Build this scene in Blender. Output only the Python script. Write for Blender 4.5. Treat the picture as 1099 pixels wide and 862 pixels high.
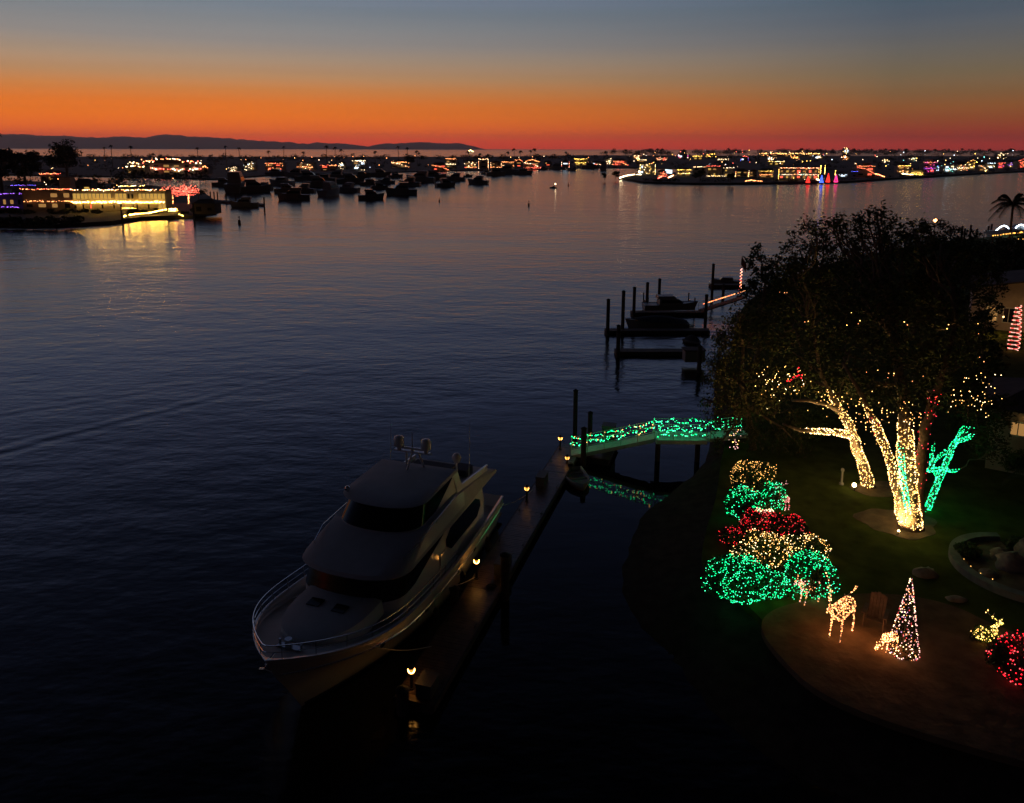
import bpy, math, random
from mathutils import Vector

R = math.radians
rng = random.Random(7)
for o in list(bpy.data.objects):
    bpy.data.objects.remove(o)
scene = bpy.context.scene
COL = scene.collection

# ------------------------------------------------------------------ camera
CAM_H = 24.0
FPX = 815.0                      # focal length in photo pixels (photo 1099 x 862)
PITCH = R(11.0)
AXIS_Y = 160 + FPX * math.tan(PITCH)      # photo row of the optical axis (the lens is shifted down, verticals stay near upright)
ROLL = R(0.15)
camd = bpy.data.cameras.new('camera')
camd.sensor_fit = 'HORIZONTAL'
camd.sensor_width = 36.0
camd.lens = 36.0 * FPX / 1099.0
camd.shift_y = -(431.0 - AXIS_Y) / 1099.0
camd.clip_start = 0.5
camd.clip_end = 120000
cam = bpy.data.objects.new('camera', camd)
COL.objects.link(cam)
cam.location = (0, 0, CAM_H)
cam.rotation_mode = 'QUATERNION'
from mathutils import Matrix
_rot = Matrix.Rotation(math.pi / 2 - PITCH, 3, 'X') @ Matrix.Rotation(ROLL, 3, 'Z')
cam.rotation_quaternion = _rot.to_quaternion()
scene.camera = cam

# ------------------------------------------------------------------ sky after sunset
world = bpy.data.worlds.new("World")
scene.world = world
world.use_nodes = True
HAZE = 3.0e-5
SUNSET_AZ = R(-27)               # azimuth of the afterglow, from the view axis


def build_world():
    nt = world.node_tree
    N, L = nt.nodes, nt.links
    N.clear()
    out = N.new('ShaderNodeOutputWorld')
    bg = N.new('ShaderNodeBackground')
    tc = N.new('ShaderNodeTexCoord')
    sep = N.new('ShaderNodeSeparateXYZ')
    L.new(tc.outputs['Generated'], sep.inputs[0])
    # slight unevenness of the sky layers
    mx = N.new('ShaderNodeMath'); mx.operation = 'MAXIMUM'; mx.inputs[1].default_value = 0.0
    L.new(sep.outputs[2], mx.inputs[0])
    sq = N.new('ShaderNodeMath'); sq.operation = 'SQRT'
    L.new(mx.outputs[0], sq.inputs[0])

    def ramp(stops):
        r = N.new('ShaderNodeValToRGB')
        cr = r.color_ramp
        cr.interpolation = 'EASE' if False else 'LINEAR'
        while len(cr.elements) > 1:
            cr.elements.remove(cr.elements[-1])
        first = True
        for deg, c in stops:
            p = math.sqrt(max(0, math.sin(R(deg))))
            if first:
                e = cr.elements[0]; e.position = p; first = False
            else:
                e = cr.elements.new(p)
            e.color = (*[((v / 255) / 12.92 if v / 255 <= .04045 else ((v / 255 + .055) / 1.055) ** 2.4) for v in c], 1)
        return r
    warm = ramp([(0, (232, 62, 24)), (.5, (250, 76, 22)), (1.25, (255, 108, 12)), (2.2, (255, 124, 18)), (3.1, (246, 128, 38)), (4.0, (222, 138, 70)), (4.9, (196, 146, 102)),
                 (6.1, (174, 149, 126)), (7.2, (150, 143, 138)), (8.36, (136, 138, 140)), (9.5, (122, 132, 142)),
                 (13, (116, 130, 166)), (18, (92, 104, 143)), (27, (52, 62, 90)), (45, (9, 10, 17)), (90, (3, 3, 5))])
    cool = ramp([(0, (188, 52, 34)), (.4, (200, 54, 34)), (.9, (174, 58, 32)), (1.25, (164, 62, 32)), (1.9, (154, 76, 36)), (2.8, (152, 92, 46)), (3.7, (138, 101, 64)), (4.9, (122, 105, 80)),
                 (6.1, (110, 104, 94)), (7.2, (98, 100, 102)), (8.36, (85, 95, 106)), (9.5, (76, 92, 106)),
                 (13, (88, 103, 136)), (18, (73, 85, 120)), (27, (46, 55, 80)), (45, (8, 9, 15)), (90, (3, 3, 5))])
    east = ramp([(0, (17, 15, 20)), (8, (18, 16, 22)), (20, (12, 12, 18)), (45, (6, 6, 10)), (90, (3, 3, 5))])
    for r in (warm, cool, east):
        L.new(sq.outputs[0], r.inputs[0])
    # horizontal direction against the place where the sun went down
    cxy = N.new('ShaderNodeCombineXYZ')
    L.new(sep.outputs[0], cxy.inputs[0]); L.new(sep.outputs[1], cxy.inputs[1])
    nrm = N.new('ShaderNodeVectorMath'); nrm.operation = 'NORMALIZE'
    L.new(cxy.outputs[0], nrm.inputs[0])
    dot = N.new('ShaderNodeVectorMath'); dot.operation = 'DOT_PRODUCT'
    dot.inputs[1].default_value = (math.sin(SUNSET_AZ), math.cos(SUNSET_AZ), 0)
    L.new(nrm.outputs[0], dot.inputs[0])
    m1 = N.new('ShaderNodeMapRange'); m1.inputs[1].default_value = math.cos(R(53)); m1.inputs[2].default_value = 1.0
    L.new(dot.outputs['Value'], m1.inputs[0])
    m2 = N.new('ShaderNodeMapRange'); m2.interpolation_type = 'SMOOTHSTEP'
    m2.inputs[1].default_value = -0.5; m2.inputs[2].default_value = math.cos(R(50))
    L.new(dot.outputs['Value'], m2.inputs[0])
    a = N.new('ShaderNodeMix'); a.data_type = 'RGBA'
    L.new(m1.outputs[0], a.inputs[0]); L.new(cool.outputs[0], a.inputs[6]); L.new(warm.outputs[0], a.inputs[7])
    b = N.new('ShaderNodeMix'); b.data_type = 'RGBA'
    L.new(m2.outputs[0], b.inputs[0]); L.new(east.outputs[0], b.inputs[6]); L.new(a.outputs[2], b.inputs[7])
    L.new(b.outputs[2], bg.inputs[0])
    # brighter towards the horizon, with faint level streaks of thin cloud
    gl = N.new('ShaderNodeMapRange'); gl.interpolation_type = 'SMOOTHSTEP'
    gl.inputs[1].default_value = 0.0; gl.inputs[2].default_value = .062
    gl.inputs[3].default_value = 1.38; gl.inputs[4].default_value = 1.0
    L.new(mx.outputs[0], gl.inputs[0])
    mp = N.new('ShaderNodeMapping'); mp.inputs['Scale'].default_value = (2.2, 2.2, 85)
    L.new(tc.outputs['Generated'], mp.inputs[0])
    nz = N.new('ShaderNodeTexNoise'); nz.inputs['Scale'].default_value = 1.0; nz.inputs['Detail'].default_value = 4
    L.new(mp.outputs[0], nz.inputs['Vector'])
    st = N.new('ShaderNodeMapRange')
    st.inputs[1].default_value = .3; st.inputs[2].default_value = .7; st.inputs[3].default_value = .975; st.inputs[4].default_value = 1.025
    L.new(nz.outputs['Fac'], st.inputs[0])
    ml = N.new('ShaderNodeMath'); ml.operation = 'MULTIPLY'
    L.new(gl.outputs[0], ml.inputs[0]); L.new(st.outputs[0], ml.inputs[1])
    L.new(ml.outputs[0], bg.inputs[1])
    L.new(bg.outputs[0], out.inputs[0])


build_world()
scene.view_settings.view_transform = 'Standard'
scene.view_settings.look = 'None'
scene.view_settings.exposure = 0.0
scene.view_settings.gamma = 1.0
scene.view_settings.use_curve_mapping = False
scene.cycles.use_denoising = True
scene.cycles.max_bounces = 5
scene.cycles.diffuse_bounces = 2
scene.cycles.glossy_bounces = 3
scene.cycles.sample_clamp_indirect = 3.0
scene.cycles.caustics_reflective = False
scene.cycles.caustics_refractive = False


# ------------------------------------------------------------------ helpers
def ray(px, py):
    u, v = px - 549.5, py - AXIS_Y
    cr, sr = math.cos(ROLL), math.sin(ROLL)
    c = Vector((u / FPX, -v / FPX, -1.0))
    return _rot @ c


def at(px, py, z=0.0):
    d = ray(px, py)
    t = (z - CAM_H) / d.z
    return Vector((d.x * t, d.y * t, z))


def at_y(px, py, Y):
    d = ray(px, py)
    t = Y / d.y
    return Vector((d.x * t, Y, CAM_H + d.z * t))


MATS = {}


def mat(name, col, rough=.6, metal=0.0, noise=0.0, nscale=3.0, coat=0.0, spec=.5, bump=0.0, bscale=20.0):
    if name in MATS:
        return MATS[name]
    m = bpy.data.materials.new(name)
    m.use_nodes = True
    nt = m.node_tree
    b = nt.nodes['Principled BSDF']
    b.inputs['Base Color'].default_value = (*col, 1)
    b.inputs['Roughness'].default_value = rough
    b.inputs['Metallic'].default_value = metal
    b.inputs['Coat Weight'].default_value = coat
    b.inputs['Specular IOR Level'].default_value = spec
    geo = nt.nodes.new('ShaderNodeNewGeometry')
    if noise:
        n = nt.nodes.new('ShaderNodeTexNoise')
        n.inputs['Scale'].default_value = nscale
        n.inputs['Detail'].default_value = 5
        nt.links.new(geo.outputs['Position'], n.inputs['Vector'])
        r = nt.nodes.new('ShaderNodeValToRGB')
        r.color_ramp.elements[0].position = .3
        r.color_ramp.elements[1].position = .72
        r.color_ramp.elements[0].color = (*[max(0, c * (1 - noise)) for c in col], 1)
        r.color_ramp.elements[1].color = (*[min(1, c * (1 + noise)) for c in col], 1)
        nt.links.new(n.outputs['Fac'], r.inputs[0])
        nt.links.new(r.outputs[0], b.inputs['Base Color'])
    if bump:
        n2 = nt.nodes.new('ShaderNodeTexNoise')
        n2.inputs['Scale'].default_value = bscale
        n2.inputs['Detail'].default_value = 4
        nt.links.new(geo.outputs['Position'], n2.inputs['Vector'])
        bp = nt.nodes.new('ShaderNodeBump')
        bp.inputs['Strength'].default_value = .8
        bp.inputs['Distance'].default_value = bump
        nt.links.new(n2.outputs['Fac'], bp.inputs['Height'])
        nt.links.new(bp.outputs[0], b.inputs['Normal'])
    MATS[name] = m
    return m


def glow(name, col, strength):
    if name in MATS:
        return MATS[name]
    m = bpy.data.materials.new(name)
    m.use_nodes = True
    nt = m.node_tree
    nt.nodes.clear()
    o = nt.nodes.new('ShaderNodeOutputMaterial')
    e = nt.nodes.new('ShaderNodeEmission')
    e.inputs[0].default_value = (*col, 1)
    e.inputs[1].default_value = strength
    nt.links.new(e.outputs[0], o.inputs[0])
    MATS[name] = m
    return m


class MB:
    """collects geometry, builds it as one mesh object"""

    def __init__(self):
        self.v, self.f, self.m = [], [], []

    def add(self, verts, faces, mi=0):
        k = len(self.v)
        self.v.extend([tuple(p) for p in verts])
        self.f.extend([tuple(i + k for i in f) for f in faces])
        self.m.extend([mi] * len(faces))
        return self

    def box(self, c, s, rz=0.0, mi=0):
        cx, cy, cz = c
        hx, hy, hz = s[0] / 2, s[1] / 2, s[2] / 2
        ca, sa = math.cos(rz), math.sin(rz)
        vs = []
        for z in (-hz, hz):
            for x, y in ((-hx, -hy), (hx, -hy), (hx, hy), (-hx, hy)):
                vs.append((cx + x * ca - y * sa, cy + x * sa + y * ca, cz + z))
        return self.add(vs, [(3, 2, 1, 0), (4, 5, 6, 7), (0, 1, 5, 4), (1, 2, 6, 5), (2, 3, 7, 6), (3, 0, 4, 7)], mi)

    def tube(self, pts, r, n=6, mi=0):
        pts = [Vector(p) for p in pts]
        rs = r if isinstance(r, (list, tuple)) else [r] * len(pts)
        vs, fs = [], []
        up = None
        for i, p in enumerate(pts):
            d = (pts[min(i + 1, len(pts) - 1)] - pts[max(i - 1, 0)])
            if d.length < 1e-9:
                d = Vector((0, 0, 1))
            d.normalize()
            if up is None:
                a = Vector((0, 0, 1)) if abs(d.z) < .9 else Vector((1, 0, 0))
                up = d.cross(a).normalized()
            else:
                up = (up - d * up.dot(d))
                if up.length < 1e-6:
                    up = d.orthogonal()
                up.normalize()
            w = d.cross(up)
            for k in range(n):
                t = 2 * math.pi * k / n
                vs.append(p + (up * math.cos(t) + w * math.sin(t)) * rs[i])
        for i in range(len(pts) - 1):
            for k in range(n):
                a, b = i * n + k, i * n + (k + 1) % n
                fs.append((a, b, b + n, a + n))
        fs.append(tuple(range(n - 1, -1, -1)))
        q = (len(pts) - 1) * n
        fs.append(tuple(range(q, q + n)))
        return self.add(vs, fs, mi)

    def octa(self, p, r, mi=0):
        x, y, z = p
        return self.add([(x + r, y, z), (x - r, y, z), (x, y + r, z), (x, y - r, z), (x, y, z + r), (x, y, z - r)],
                        [(0, 2, 4), (2, 1, 4), (1, 3, 4), (3, 0, 4), (2, 0, 5), (1, 2, 5), (3, 1, 5), (0, 3, 5)], mi)

    def ball(self, c, r, nu=10, nv=7, mi=0, jit=0.0, rnd=None):
        rx, ry, rz = (r, r, r) if not isinstance(r, (tuple, list)) else r
        vs, fs = [], []
        for j in range(nv + 1):
            ph = math.pi * j / nv
            for i in range(nu):
                th = 2 * math.pi * i / nu
                k = 1 + (rnd.uniform(-jit, jit) if rnd else 0)
                vs.append((c[0] + rx * k * math.sin(ph) * math.cos(th), c[1] + ry * k * math.sin(ph) * math.sin(th), c[2] + rz * k * math.cos(ph)))
        for j in range(nv):
            for i in range(nu):
                a, b = j * nu + i, j * nu + (i + 1) % nu
                fs.append((a, a + nu, b + nu, b))
        return self.add(vs, fs, mi)

    def prism(self, poly, z0, z1, mi=0):
        n = len(poly)
        vs = [(p[0], p[1], z0) for p in poly] + [(p[0], p[1], z1) for p in poly]
        fs = [tuple(range(n - 1, -1, -1)), tuple(range(n, 2 * n))]
        fs += [(i, (i + 1) % n, n + (i + 1) % n, n + i) for i in range(n)]
        return self.add(vs, fs, mi)

    def leaf(self, p, s, rnd, mi=0, droop=0.0):
        a = Vector((rnd.gauss(0, 1), rnd.gauss(0, 1), rnd.gauss(0, .7) - droop * 2)).normalized()
        b = a.cross(Vector((rnd.gauss(0, 1), rnd.gauss(0, 1), rnd.gauss(0, 1)))).normalized()
        a *= s
        b *= s * .42
        p = Vector(p)
        return self.add([p - a, p + b, p + a, p - b], [(0, 1, 2, 3)], mi)

    def build(self, name, mats, parent=None, smooth=False, loc=None):
        me = bpy.data.meshes.new(name)
        vs = self.v
        if loc is not None:
            vs = [(x - loc[0], y - loc[1], z - loc[2]) for x, y, z in vs]
        me.from_pydata(vs, [], self.f)
        for m in (mats if isinstance(mats, (list, tuple)) else [mats]):
            me.materials.append(m)
        if any(self.m):
            me.polygons.foreach_set('material_index', self.m)
        if smooth:
            me.polygons.foreach_set('use_smooth', [True] * len(me.polygons))
        me.update()
        o = bpy.data.objects.new(name, me)
        COL.objects.link(o)
        if loc is not None:
            o.location = loc
        if parent is not None:
            o.parent = parent
        return o


def tag(o, label, cat, group=None, kind=None):
    o['label'] = label
    o['category'] = cat
    if group:
        o['group'] = group
    if kind:
        o['kind'] = kind
    return o


def thing(name, label, cat, loc=(0, 0, 0), rz=0.0, group=None):
    o = bpy.data.objects.new(name, None)
    o.empty_display_size = .3
    COL.objects.link(o)
    o.location = loc
    o.rotation_euler = (0, 0, rz)
    return tag(o, label, cat, group)


def structure(o, label, cat):
    return tag(o, label, cat, kind='structure')


def copy_tree(o, parent=None):
    c = o.copy()
    COL.objects.link(c)
    if parent is not None:
        c.parent = parent
    for ch in [x for x in CHILDREN.get(o.name, [])]:
        copy_tree(ch, c)
    return c


CHILDREN = {}


def note_children(o):
    CHILDREN[o.name] = list(o.children)
    for c in o.children:
        note_children(c)


def lin(c):
    return tuple((v / 12.92 if v <= .04045 else ((v + .055) / 1.055) ** 2.4) for v in [x / 255 for x in c])


# materials
M_BARK = mat('bark', (.16, .11, .075), .9, noise=.45, nscale=4, bump=.05, bscale=9)
M_LEAF = mat('leaf_green', (.06, .08, .032), .95, spec=.1, noise=.5, nscale=.8)
M_LEAF2 = mat('leaf_olive', (.10, .09, .04), .95, spec=.1, noise=.5, nscale=1.1)
M_LEAFD = mat('leaf_dark', (.03, .04, .02), .95, spec=.1, noise=.4, nscale=.5)
M_GRASS = mat('lawn', (.066, .088, .017), 1.0, spec=.05, noise=.35, nscale=.9, bump=.03, bscale=25)
M_SAND = mat('sand', (.17, .112, .063), 1.0, spec=.1, noise=.3, nscale=1.1, bump=.12, bscale=1.6)
M_EARTH = mat('earth', (.13, .095, .055), .9, noise=.4, nscale=1.5, bump=.05, bscale=5)
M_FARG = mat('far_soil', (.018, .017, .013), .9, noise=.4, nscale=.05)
M_CONC = mat('concrete', (.32, .31, .28), .85, noise=.25, nscale=2, bump=.01)
M_PLANK = mat('weathered_planks', (.15, .095, .06), .75, noise=.4, nscale=2.5)
M_PILE = mat('dark_piling', (.055, .042, .035), .8, noise=.4, nscale=5, bump=.02)
M_GEL = mat('white_gelcoat', (.70, .70, .67), .22, coat=.4, noise=.03, nscale=.7)
M_TOP = mat('gelcoat_shaded_top', (.42, .42, .42), .8, noise=.06, nscale=2, spec=.25)
M_DECK = mat('deck_nonskid', (.40, .40, .39), .7, noise=.08, nscale=2)
M_TEAK = mat('teak_deck', (.20, .13, .075), .7, noise=.25, nscale=6)
M_GLASS = mat('black_glass', (.006, .006, .007), .12, spec=.22)
M_STEEL = mat('stainless', (.6, .6, .6), .18, metal=1)
M_RUB = mat('black_rubber', (.015, .015, .015), .8)
M_ROCK = mat('rock', (.24, .2, .16), .9, noise=.4, nscale=2.2, bump=.08, bscale=3)
M_WIRE = mat('green_cable', (.012, .03, .014), .6)
M_WALL = mat('stucco', (.36, .31, .25), .9, noise=.12, nscale=1.5, bump=.01, bscale=30)
M_WALLD = mat('stucco_grey', (.22, .2, .18), .9, noise=.15, nscale=.6)
M_ROOF = mat('roof_tiles', (.06, .04, .032), .85, noise=.4, nscale=1.2, bump=.06, bscale=3)
M_HULLD = mat('boat_hull', (.18, .18, .18), .4, noise=.1, nscale=.5)
M_COVER = mat('boat_cover', (.04, .045, .06), .85, noise=.2, nscale=2)
M_DARKWIN = mat('dark_window', (.01, .01, .012), .1, spec=.3)
M_LAMPM = mat('lamp_metal', (.04, .035, .03), .5, metal=.6)
M_WOODC = mat('cedar', (.13, .085, .055), .7, noise=.25, nscale=6)

WARM = (1, .52, .13)
G_WARM = glow('bulb_warm', WARM, 7.5)
G_WARM2 = glow('bulb_amber', (1, .47, .12), 4.2)
G_COOLW = glow('bulb_white', (1, .70, .34), 8.5)
G_GREEN = glow('bulb_green', (.006, 1, .27), 5.0)
G_GREEN2 = glow('bulb_mint', (.07, 1, .44), 5.2)
G_RED = glow('bulb_red', (1, .012, .025), 3.6)
G_RED2 = glow('bulb_rose', (1, .08, .09), 2.6)
G_ORNG = glow('bulb_orange', (1, .36, .12), 3.0)
G_PINK = glow('bulb_pink', (1, .50, .42), 3.0)
F_WARM = glow('far_warm', (1, .50, .14), 12.6)
F_GOLD = glow('far_gold', (1, .58, .10), 14.4)
F_GOLDX = glow('far_rich_gold', (1, .50, .075), 60.0)
F_WHITE = glow('far_white', (1, .72, .40), 12.6)
F_RED = glow('far_red', (1, .13, .08), 9.0)
F_ORNG = glow('far_orange', (1, .32, .10), 10.8)
F_BLUE = glow('far_blue', (.10, .12, 1), 7.2)
F_PURP = glow('far_purple', (.40, .14, 1), 4.7)
F_TEAL = glow('far_teal', (.25, .95, .8), 5.4)
F_MAG = glow('far_magenta', (1, .08, .5), 7.2)
F_COOL = glow('far_cool', (.7, .85, 1), 10.8)
W_WIN = glow('window_warm', (1, .50, .15), .35)
W_WIN2 = glow('window_gold', (1, .58, .13), .55)


# ================================================================== SETTING
def water_material():
    m = bpy.data.materials.new('sea_water')
    m.use_nodes = True
    nt = m.node_tree
    N, L = nt.nodes, nt.links
    b = N['Principled BSDF']
    b.inputs['Base Color'].default_value = (.0012, .0016, .0024, 1)
    b.inputs['Roughness'].default_value = .2
    b.inputs['IOR'].default_value = 1.33
    geo = N.new('ShaderNodeNewGeometry')

    def wave(scale, sx, sy, rot, detail):
        mp = N.new('ShaderNodeMapping')
        mp.inputs['Scale'].default_value = (sx, sy, 1)
        mp.inputs['Rotation'].default_value = (0, 0, rot)
        L.new(geo.outputs['Position'], mp.inputs[0])
        n = N.new('ShaderNodeTexNoise')
        n.inputs['Scale'].default_value = scale
        n.inputs['Detail'].default_value = detail
        n.inputs['Roughness'].default_value = .5
        L.new(mp.outputs[0], n.inputs['Vector'])
        return n.outputs['Fac']
    w1 = wave(.42, .55, 1.0, R(12), 3)
    w2 = wave(1.5, .6, 1.0, R(-14), 2)
    w3 = wave(.09, .5, 1.0, R(25), 2)

    def mul(s, k):
        q = N.new('ShaderNodeMath'); q.operation = 'MULTIPLY'; q.inputs[1].default_value = k
        L.new(s, q.inputs[0]); return q.outputs[0]

    def addn(a, c):
        q = N.new('ShaderNodeMath'); q.operation = 'ADD'
        L.new(a, q.inputs[0]); L.new(c, q.inputs[1]); return q.outputs[0]
    # calm and ruffled patches
    patch = wave(.012, .35, 1.0, R(8), 3)
    pm = N.new('ShaderNodeMapRange')
    pm.inputs[1].default_value = .35; pm.inputs[2].default_value = .65
    pm.inputs[3].default_value = .55; pm.inputs[4].default_value = 1.25
    L.new(patch, pm.inputs[0])
    h = addn(addn(mul(w1, .13), mul(w2, .034)), mul(w3, .20))
    hm = N.new('ShaderNodeMath'); hm.operation = 'MULTIPLY'
    L.new(h, hm.inputs[0]); L.new(pm.outputs[0], hm.inputs[1])
    # the old wake of a boat: two long low ridges on the water
    sep = N.new('ShaderNodeSeparateXYZ')
    L.new(geo.outputs['Position'], sep.inputs[0])
    tot = hm.outputs[0]
    for (pa, pb) in (((0, 486), (330, 402)), ((0, 446), (300, 398))):
        A, B = at(*pa), at(*pb)
        d = (B - A).normalized()
        nx, ny = -d.y, d.x
        c0 = A.x * nx + A.y * ny
        ax = mul(sep.outputs[0], nx); ay = mul(sep.outputs[1], ny)
        s = addn(ax, ay)
        q = N.new('ShaderNodeMath'); q.operation = 'SUBTRACT'; q.inputs[1].default_value = c0
        L.new(s, q.inputs[0])
        wob = N.new('ShaderNodeMath'); wob.operation = 'ADD'
        L.new(q.outputs[0], wob.inputs[0]); L.new(mul(w3, 2.0), wob.inputs[1])
        q2 = N.new('ShaderNodeMath'); q2.operation = 'SUBTRACT'; q2.inputs[1].default_value = 1.0
        L.new(wob.outputs[0], q2.inputs[0])
        sn = N.new('ShaderNodeMath'); sn.operation = 'SINE'
        L.new(mul(q2.outputs[0], 2.4), sn.inputs[0])
        ab = N.new('ShaderNodeMath'); ab.operation = 'ABSOLUTE'
        L.new(q2.outputs[0], ab.inputs[0])
        fall = N.new('ShaderNodeMapRange')
        fall.inputs[1].default_value = 0; fall.inputs[2].default_value = 2.5
        fall.inputs[3].default_value = .036 if pa[1] > 450 else .02; fall.inputs[4].default_value = 0
        L.new(ab.outputs[0], fall.inputs[0])
        # fades out past its far end
        fx = N.new('ShaderNodeMapRange')
        fx.inputs[1].default_value = A.x - 10; fx.inputs[2].default_value = B.x + 9
        fx.inputs[3].default_value = 1; fx.inputs[4].default_value = 0
        L.new(sep.outputs[0], fx.inputs[0])
        p1 = N.new('ShaderNodeMath'); p1.operation = 'MULTIPLY'
        L.new(sn.outputs[0], p1.inputs[0]); L.new(fall.outputs[0], p1.inputs[1])
        p2 = N.new('ShaderNodeMath'); p2.operation = 'MULTIPLY'
        L.new(p1.outputs[0], p2.inputs[0]); L.new(fx.outputs[0], p2.inputs[1])
        tot = addn(tot, p2.outputs[0])
    bp = N.new('ShaderNodeBump')
    bp.inputs['Strength'].default_value = 1.0
    bp.inputs['Distance'].default_value = 1.0
    L.new(tot, bp.inputs['Height'])
    L.new(bp.outputs[0], b.inputs['Normal'])
    # sheltered, nearly still water between the dock and the bank
    dv = N.new('ShaderNodeVectorMath'); dv.operation = 'DISTANCE'
    dv.inputs[1].default_value = (8, 52, 0)
    L.new(geo.outputs['Position'], dv.inputs[0])
    ro = N.new('ShaderNodeMapRange'); ro.interpolation_type = 'SMOOTHSTEP'
    ro.inputs[1].default_value = 9; ro.inputs[2].default_value = 34
    ro.inputs[3].default_value = .035; ro.inputs[4].default_value = .165
    L.new(dv.outputs['Value'], ro.inputs[0])
    L.new(ro.outputs[0], b.inputs['Roughness'])
    bs = N.new('ShaderNodeMapRange'); bs.interpolation_type = 'SMOOTHSTEP'
    bs.inputs[1].default_value = 8; bs.inputs[2].default_value = 30
    bs.inputs[3].default_value = .2; bs.inputs[4].default_value = 1.0
    L.new(dv.outputs['Value'], bs.inputs[0])
    L.new(bs.outputs[0], bp.inputs['Strength'])
    return m


w = MB()
w.add([(-60000, -300, 0), (60000, -300, 0), (60000, 70000, 0), (-60000, 70000, 0)], [(0, 1, 2, 3)])
structure(w.build('water', water_material()), 'dark rippled harbour water reflecting the sunset, running out to the sea', 'water')


def land(name, pts, z0, z1, m, label, cat='ground'):
    o = MB()
    o.prism(pts, z0, z1)
    b = o.build(name, m)
    # triangulated cap so that a concave outline stays clean
    import bmesh
    bm = bmesh.new(); bm.from_mesh(b.data)
    bmesh.ops.triangulate(bm, faces=[f for f in bm.faces if len(f.verts) > 4])
    bmesh.ops.recalc_face_normals(bm, faces=bm.faces)
    bm.to_mesh(b.data); bm.free()
    return structure(b, label, cat)


def P(*pxs, z=0.0):
    return [at(x, y, z) for x, y in pxs]


GZ = 1.5                                   # garden level
# near shore
shore_px = [(1500, 905), (1240, 870), (1099, 822), (1000, 795), (930, 772), (872, 746), (834, 712), (806, 676), (772, 652), (750, 628), (756, 590),
            (768, 552), (772, 515), (780, 480), (786, 450), (782, 420), (782, 390), (790, 355), (800, 330), (860, 296), (960, 272), (1040, 260), (1240, 246)]


def smooth_px(pts, n=2, closed=False):
    for _ in range(n):
        q = []
        m = len(pts) if closed else len(pts) - 1
        for i in range(m):
            a, b = pts[i], pts[(i + 1) % len(pts)]
            q += [(a[0] * .75 + b[0] * .25, a[1] * .75 + b[1] * .25), (a[0] * .25 + b[0] * .75, a[1] * .25 + b[1] * .75)]
        pts = q if closed else [pts[0]] + q + [pts[-1]]
    return pts


shore_px = smooth_px(shore_px)
shore = P(*shore_px, z=0.3)
land('ground', shore + [Vector((330, shore[-1].y, 0)), Vector((330, 10, 0)), Vector((shore[0].x + 20, 10, 0))], -1.0, GZ, M_GRASS,
     'grassy garden ground on the right bank, lit green and yellow by the tree lights')
# wet muddy bank sloping into the water in front of the garden
sk = MB()
ctr = Vector((26, 42, 0))
inn = P(*[p for p in shore_px if p[1] > 385], z=0.3)
vs, fs = [], []
for i, p in enumerate(inn):
    d = (inn[min(i + 1, len(inn) - 1)] - inn[max(i - 1, 0)]); d.z = 0
    n_ = Vector((d.y, -d.x, 0)).normalized()
    if n_.dot(p - ctr) < 0:
        n_ = -n_
    wd = 5.0 if p.y < 46 else max(1.6, 5.0 - (p.y - 46) * .4)
    for k, z_ in ((-.25, GZ - .02), (.25, .75), (.6, .32), (1.0, -.12)):
        q = p + n_ * wd * k + Vector((rng.gauss(0, .1), rng.gauss(0, .1), 0))
        vs.append((q.x, q.y, z_))
    if i:
        for k in range(3):
            a = (i - 1) * 4 + k
            fs.append((a, a + 1, a + 5, a + 4))
sk.add(vs, fs)
structure(sk.build('mud_bank', mat('wet_mud', (.05, .036, .023), .9, spec=.1, noise=.4, nscale=1.5, bump=.05, bscale=4), smooth=True), 'dark muddy bank sloping from the garden into the water', 'shore')

# sandy beach along the point
sand_px = [(1400, 890), (1099, 818), (1000, 790), (930, 767), (874, 741), (838, 707), (812, 672), (830, 652), (880, 642), (930, 636), (985, 640), (1030, 652),
           (1060, 668), (1120, 690), (1400, 760)]
sp = P(*smooth_px(sand_px, 3, True), z=GZ)
land('sand_beach', sp, GZ - .3, GZ + .012, M_SAND, 'sandy strip in front of the lawn, lit orange by the deer', 'beach')

# hills over the sea
def hills():
    Yh = 26000.0
    prof = [(-400, 150), (-250, 146), (-120, 143), (-40, 144), (10, 144), (40, 145), (60, 146), (90, 147), (110, 147.5), (135, 146.5), (150, 148), (165, 146), (178, 144), (192, 145.5), (215, 147.5), (230, 147.5), (250, 149), (270, 150.5),
            (290, 152), (310, 152.8), (330, 154.5), (340, 153), (362, 153.8), (385, 156), (396, 158.2), (402, 156), (414, 154.2), (430, 154), (445, 152.5), (460, 153), (478, 154), (492, 153.5), (505, 156.5), (520, 160), (530, 162), (560, 162.6)]
    rnd = random.Random(5)
    fr, top, bk = [], [], []
    dense = []
    for (x0, y0), (x1, y1) in zip(prof, prof[1:]):
        n = max(1, int((x1 - x0) / 4))
        for k in range(n):
            t = k / n
            dense.append((x0 + (x1 - x0) * t, y0 + (y1 - y0) * t + rnd.gauss(0, .32)))
    b = MB()
    vs, fs = [], []
    for i, (x, y) in enumerate(dense):
        p = at_y(x, y, Yh)
        z = max(p.z, 2)
        rows = [(p.x, Yh - 2600 + rnd.uniform(-200, 200), -5), (p.x + rnd.uniform(-60, 60), Yh - 1400, z * rnd.uniform(.34, .5)),
                (p.x + rnd.uniform(-40, 40), Yh - 600, z * rnd.uniform(.68, .82)), (p.x, Yh, z), (p.x, Yh + 2200, z * .3), (p.x, Yh + 3500, -5)]
        vs += rows
        if i:
            for k in range(5):
                a = (i - 1) * 6 + k
                fs.append((a, a + 6, a + 7, a + 1))
    b.add(vs, fs)
    m = mat('far_hills', (.07, .06, .055), 1.0, noise=.2, nscale=.002)
    structure(b.build('hills', m, smooth=True), 'long dark island ridge on the sea horizon below the orange sky', 'hills')


hills()

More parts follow.
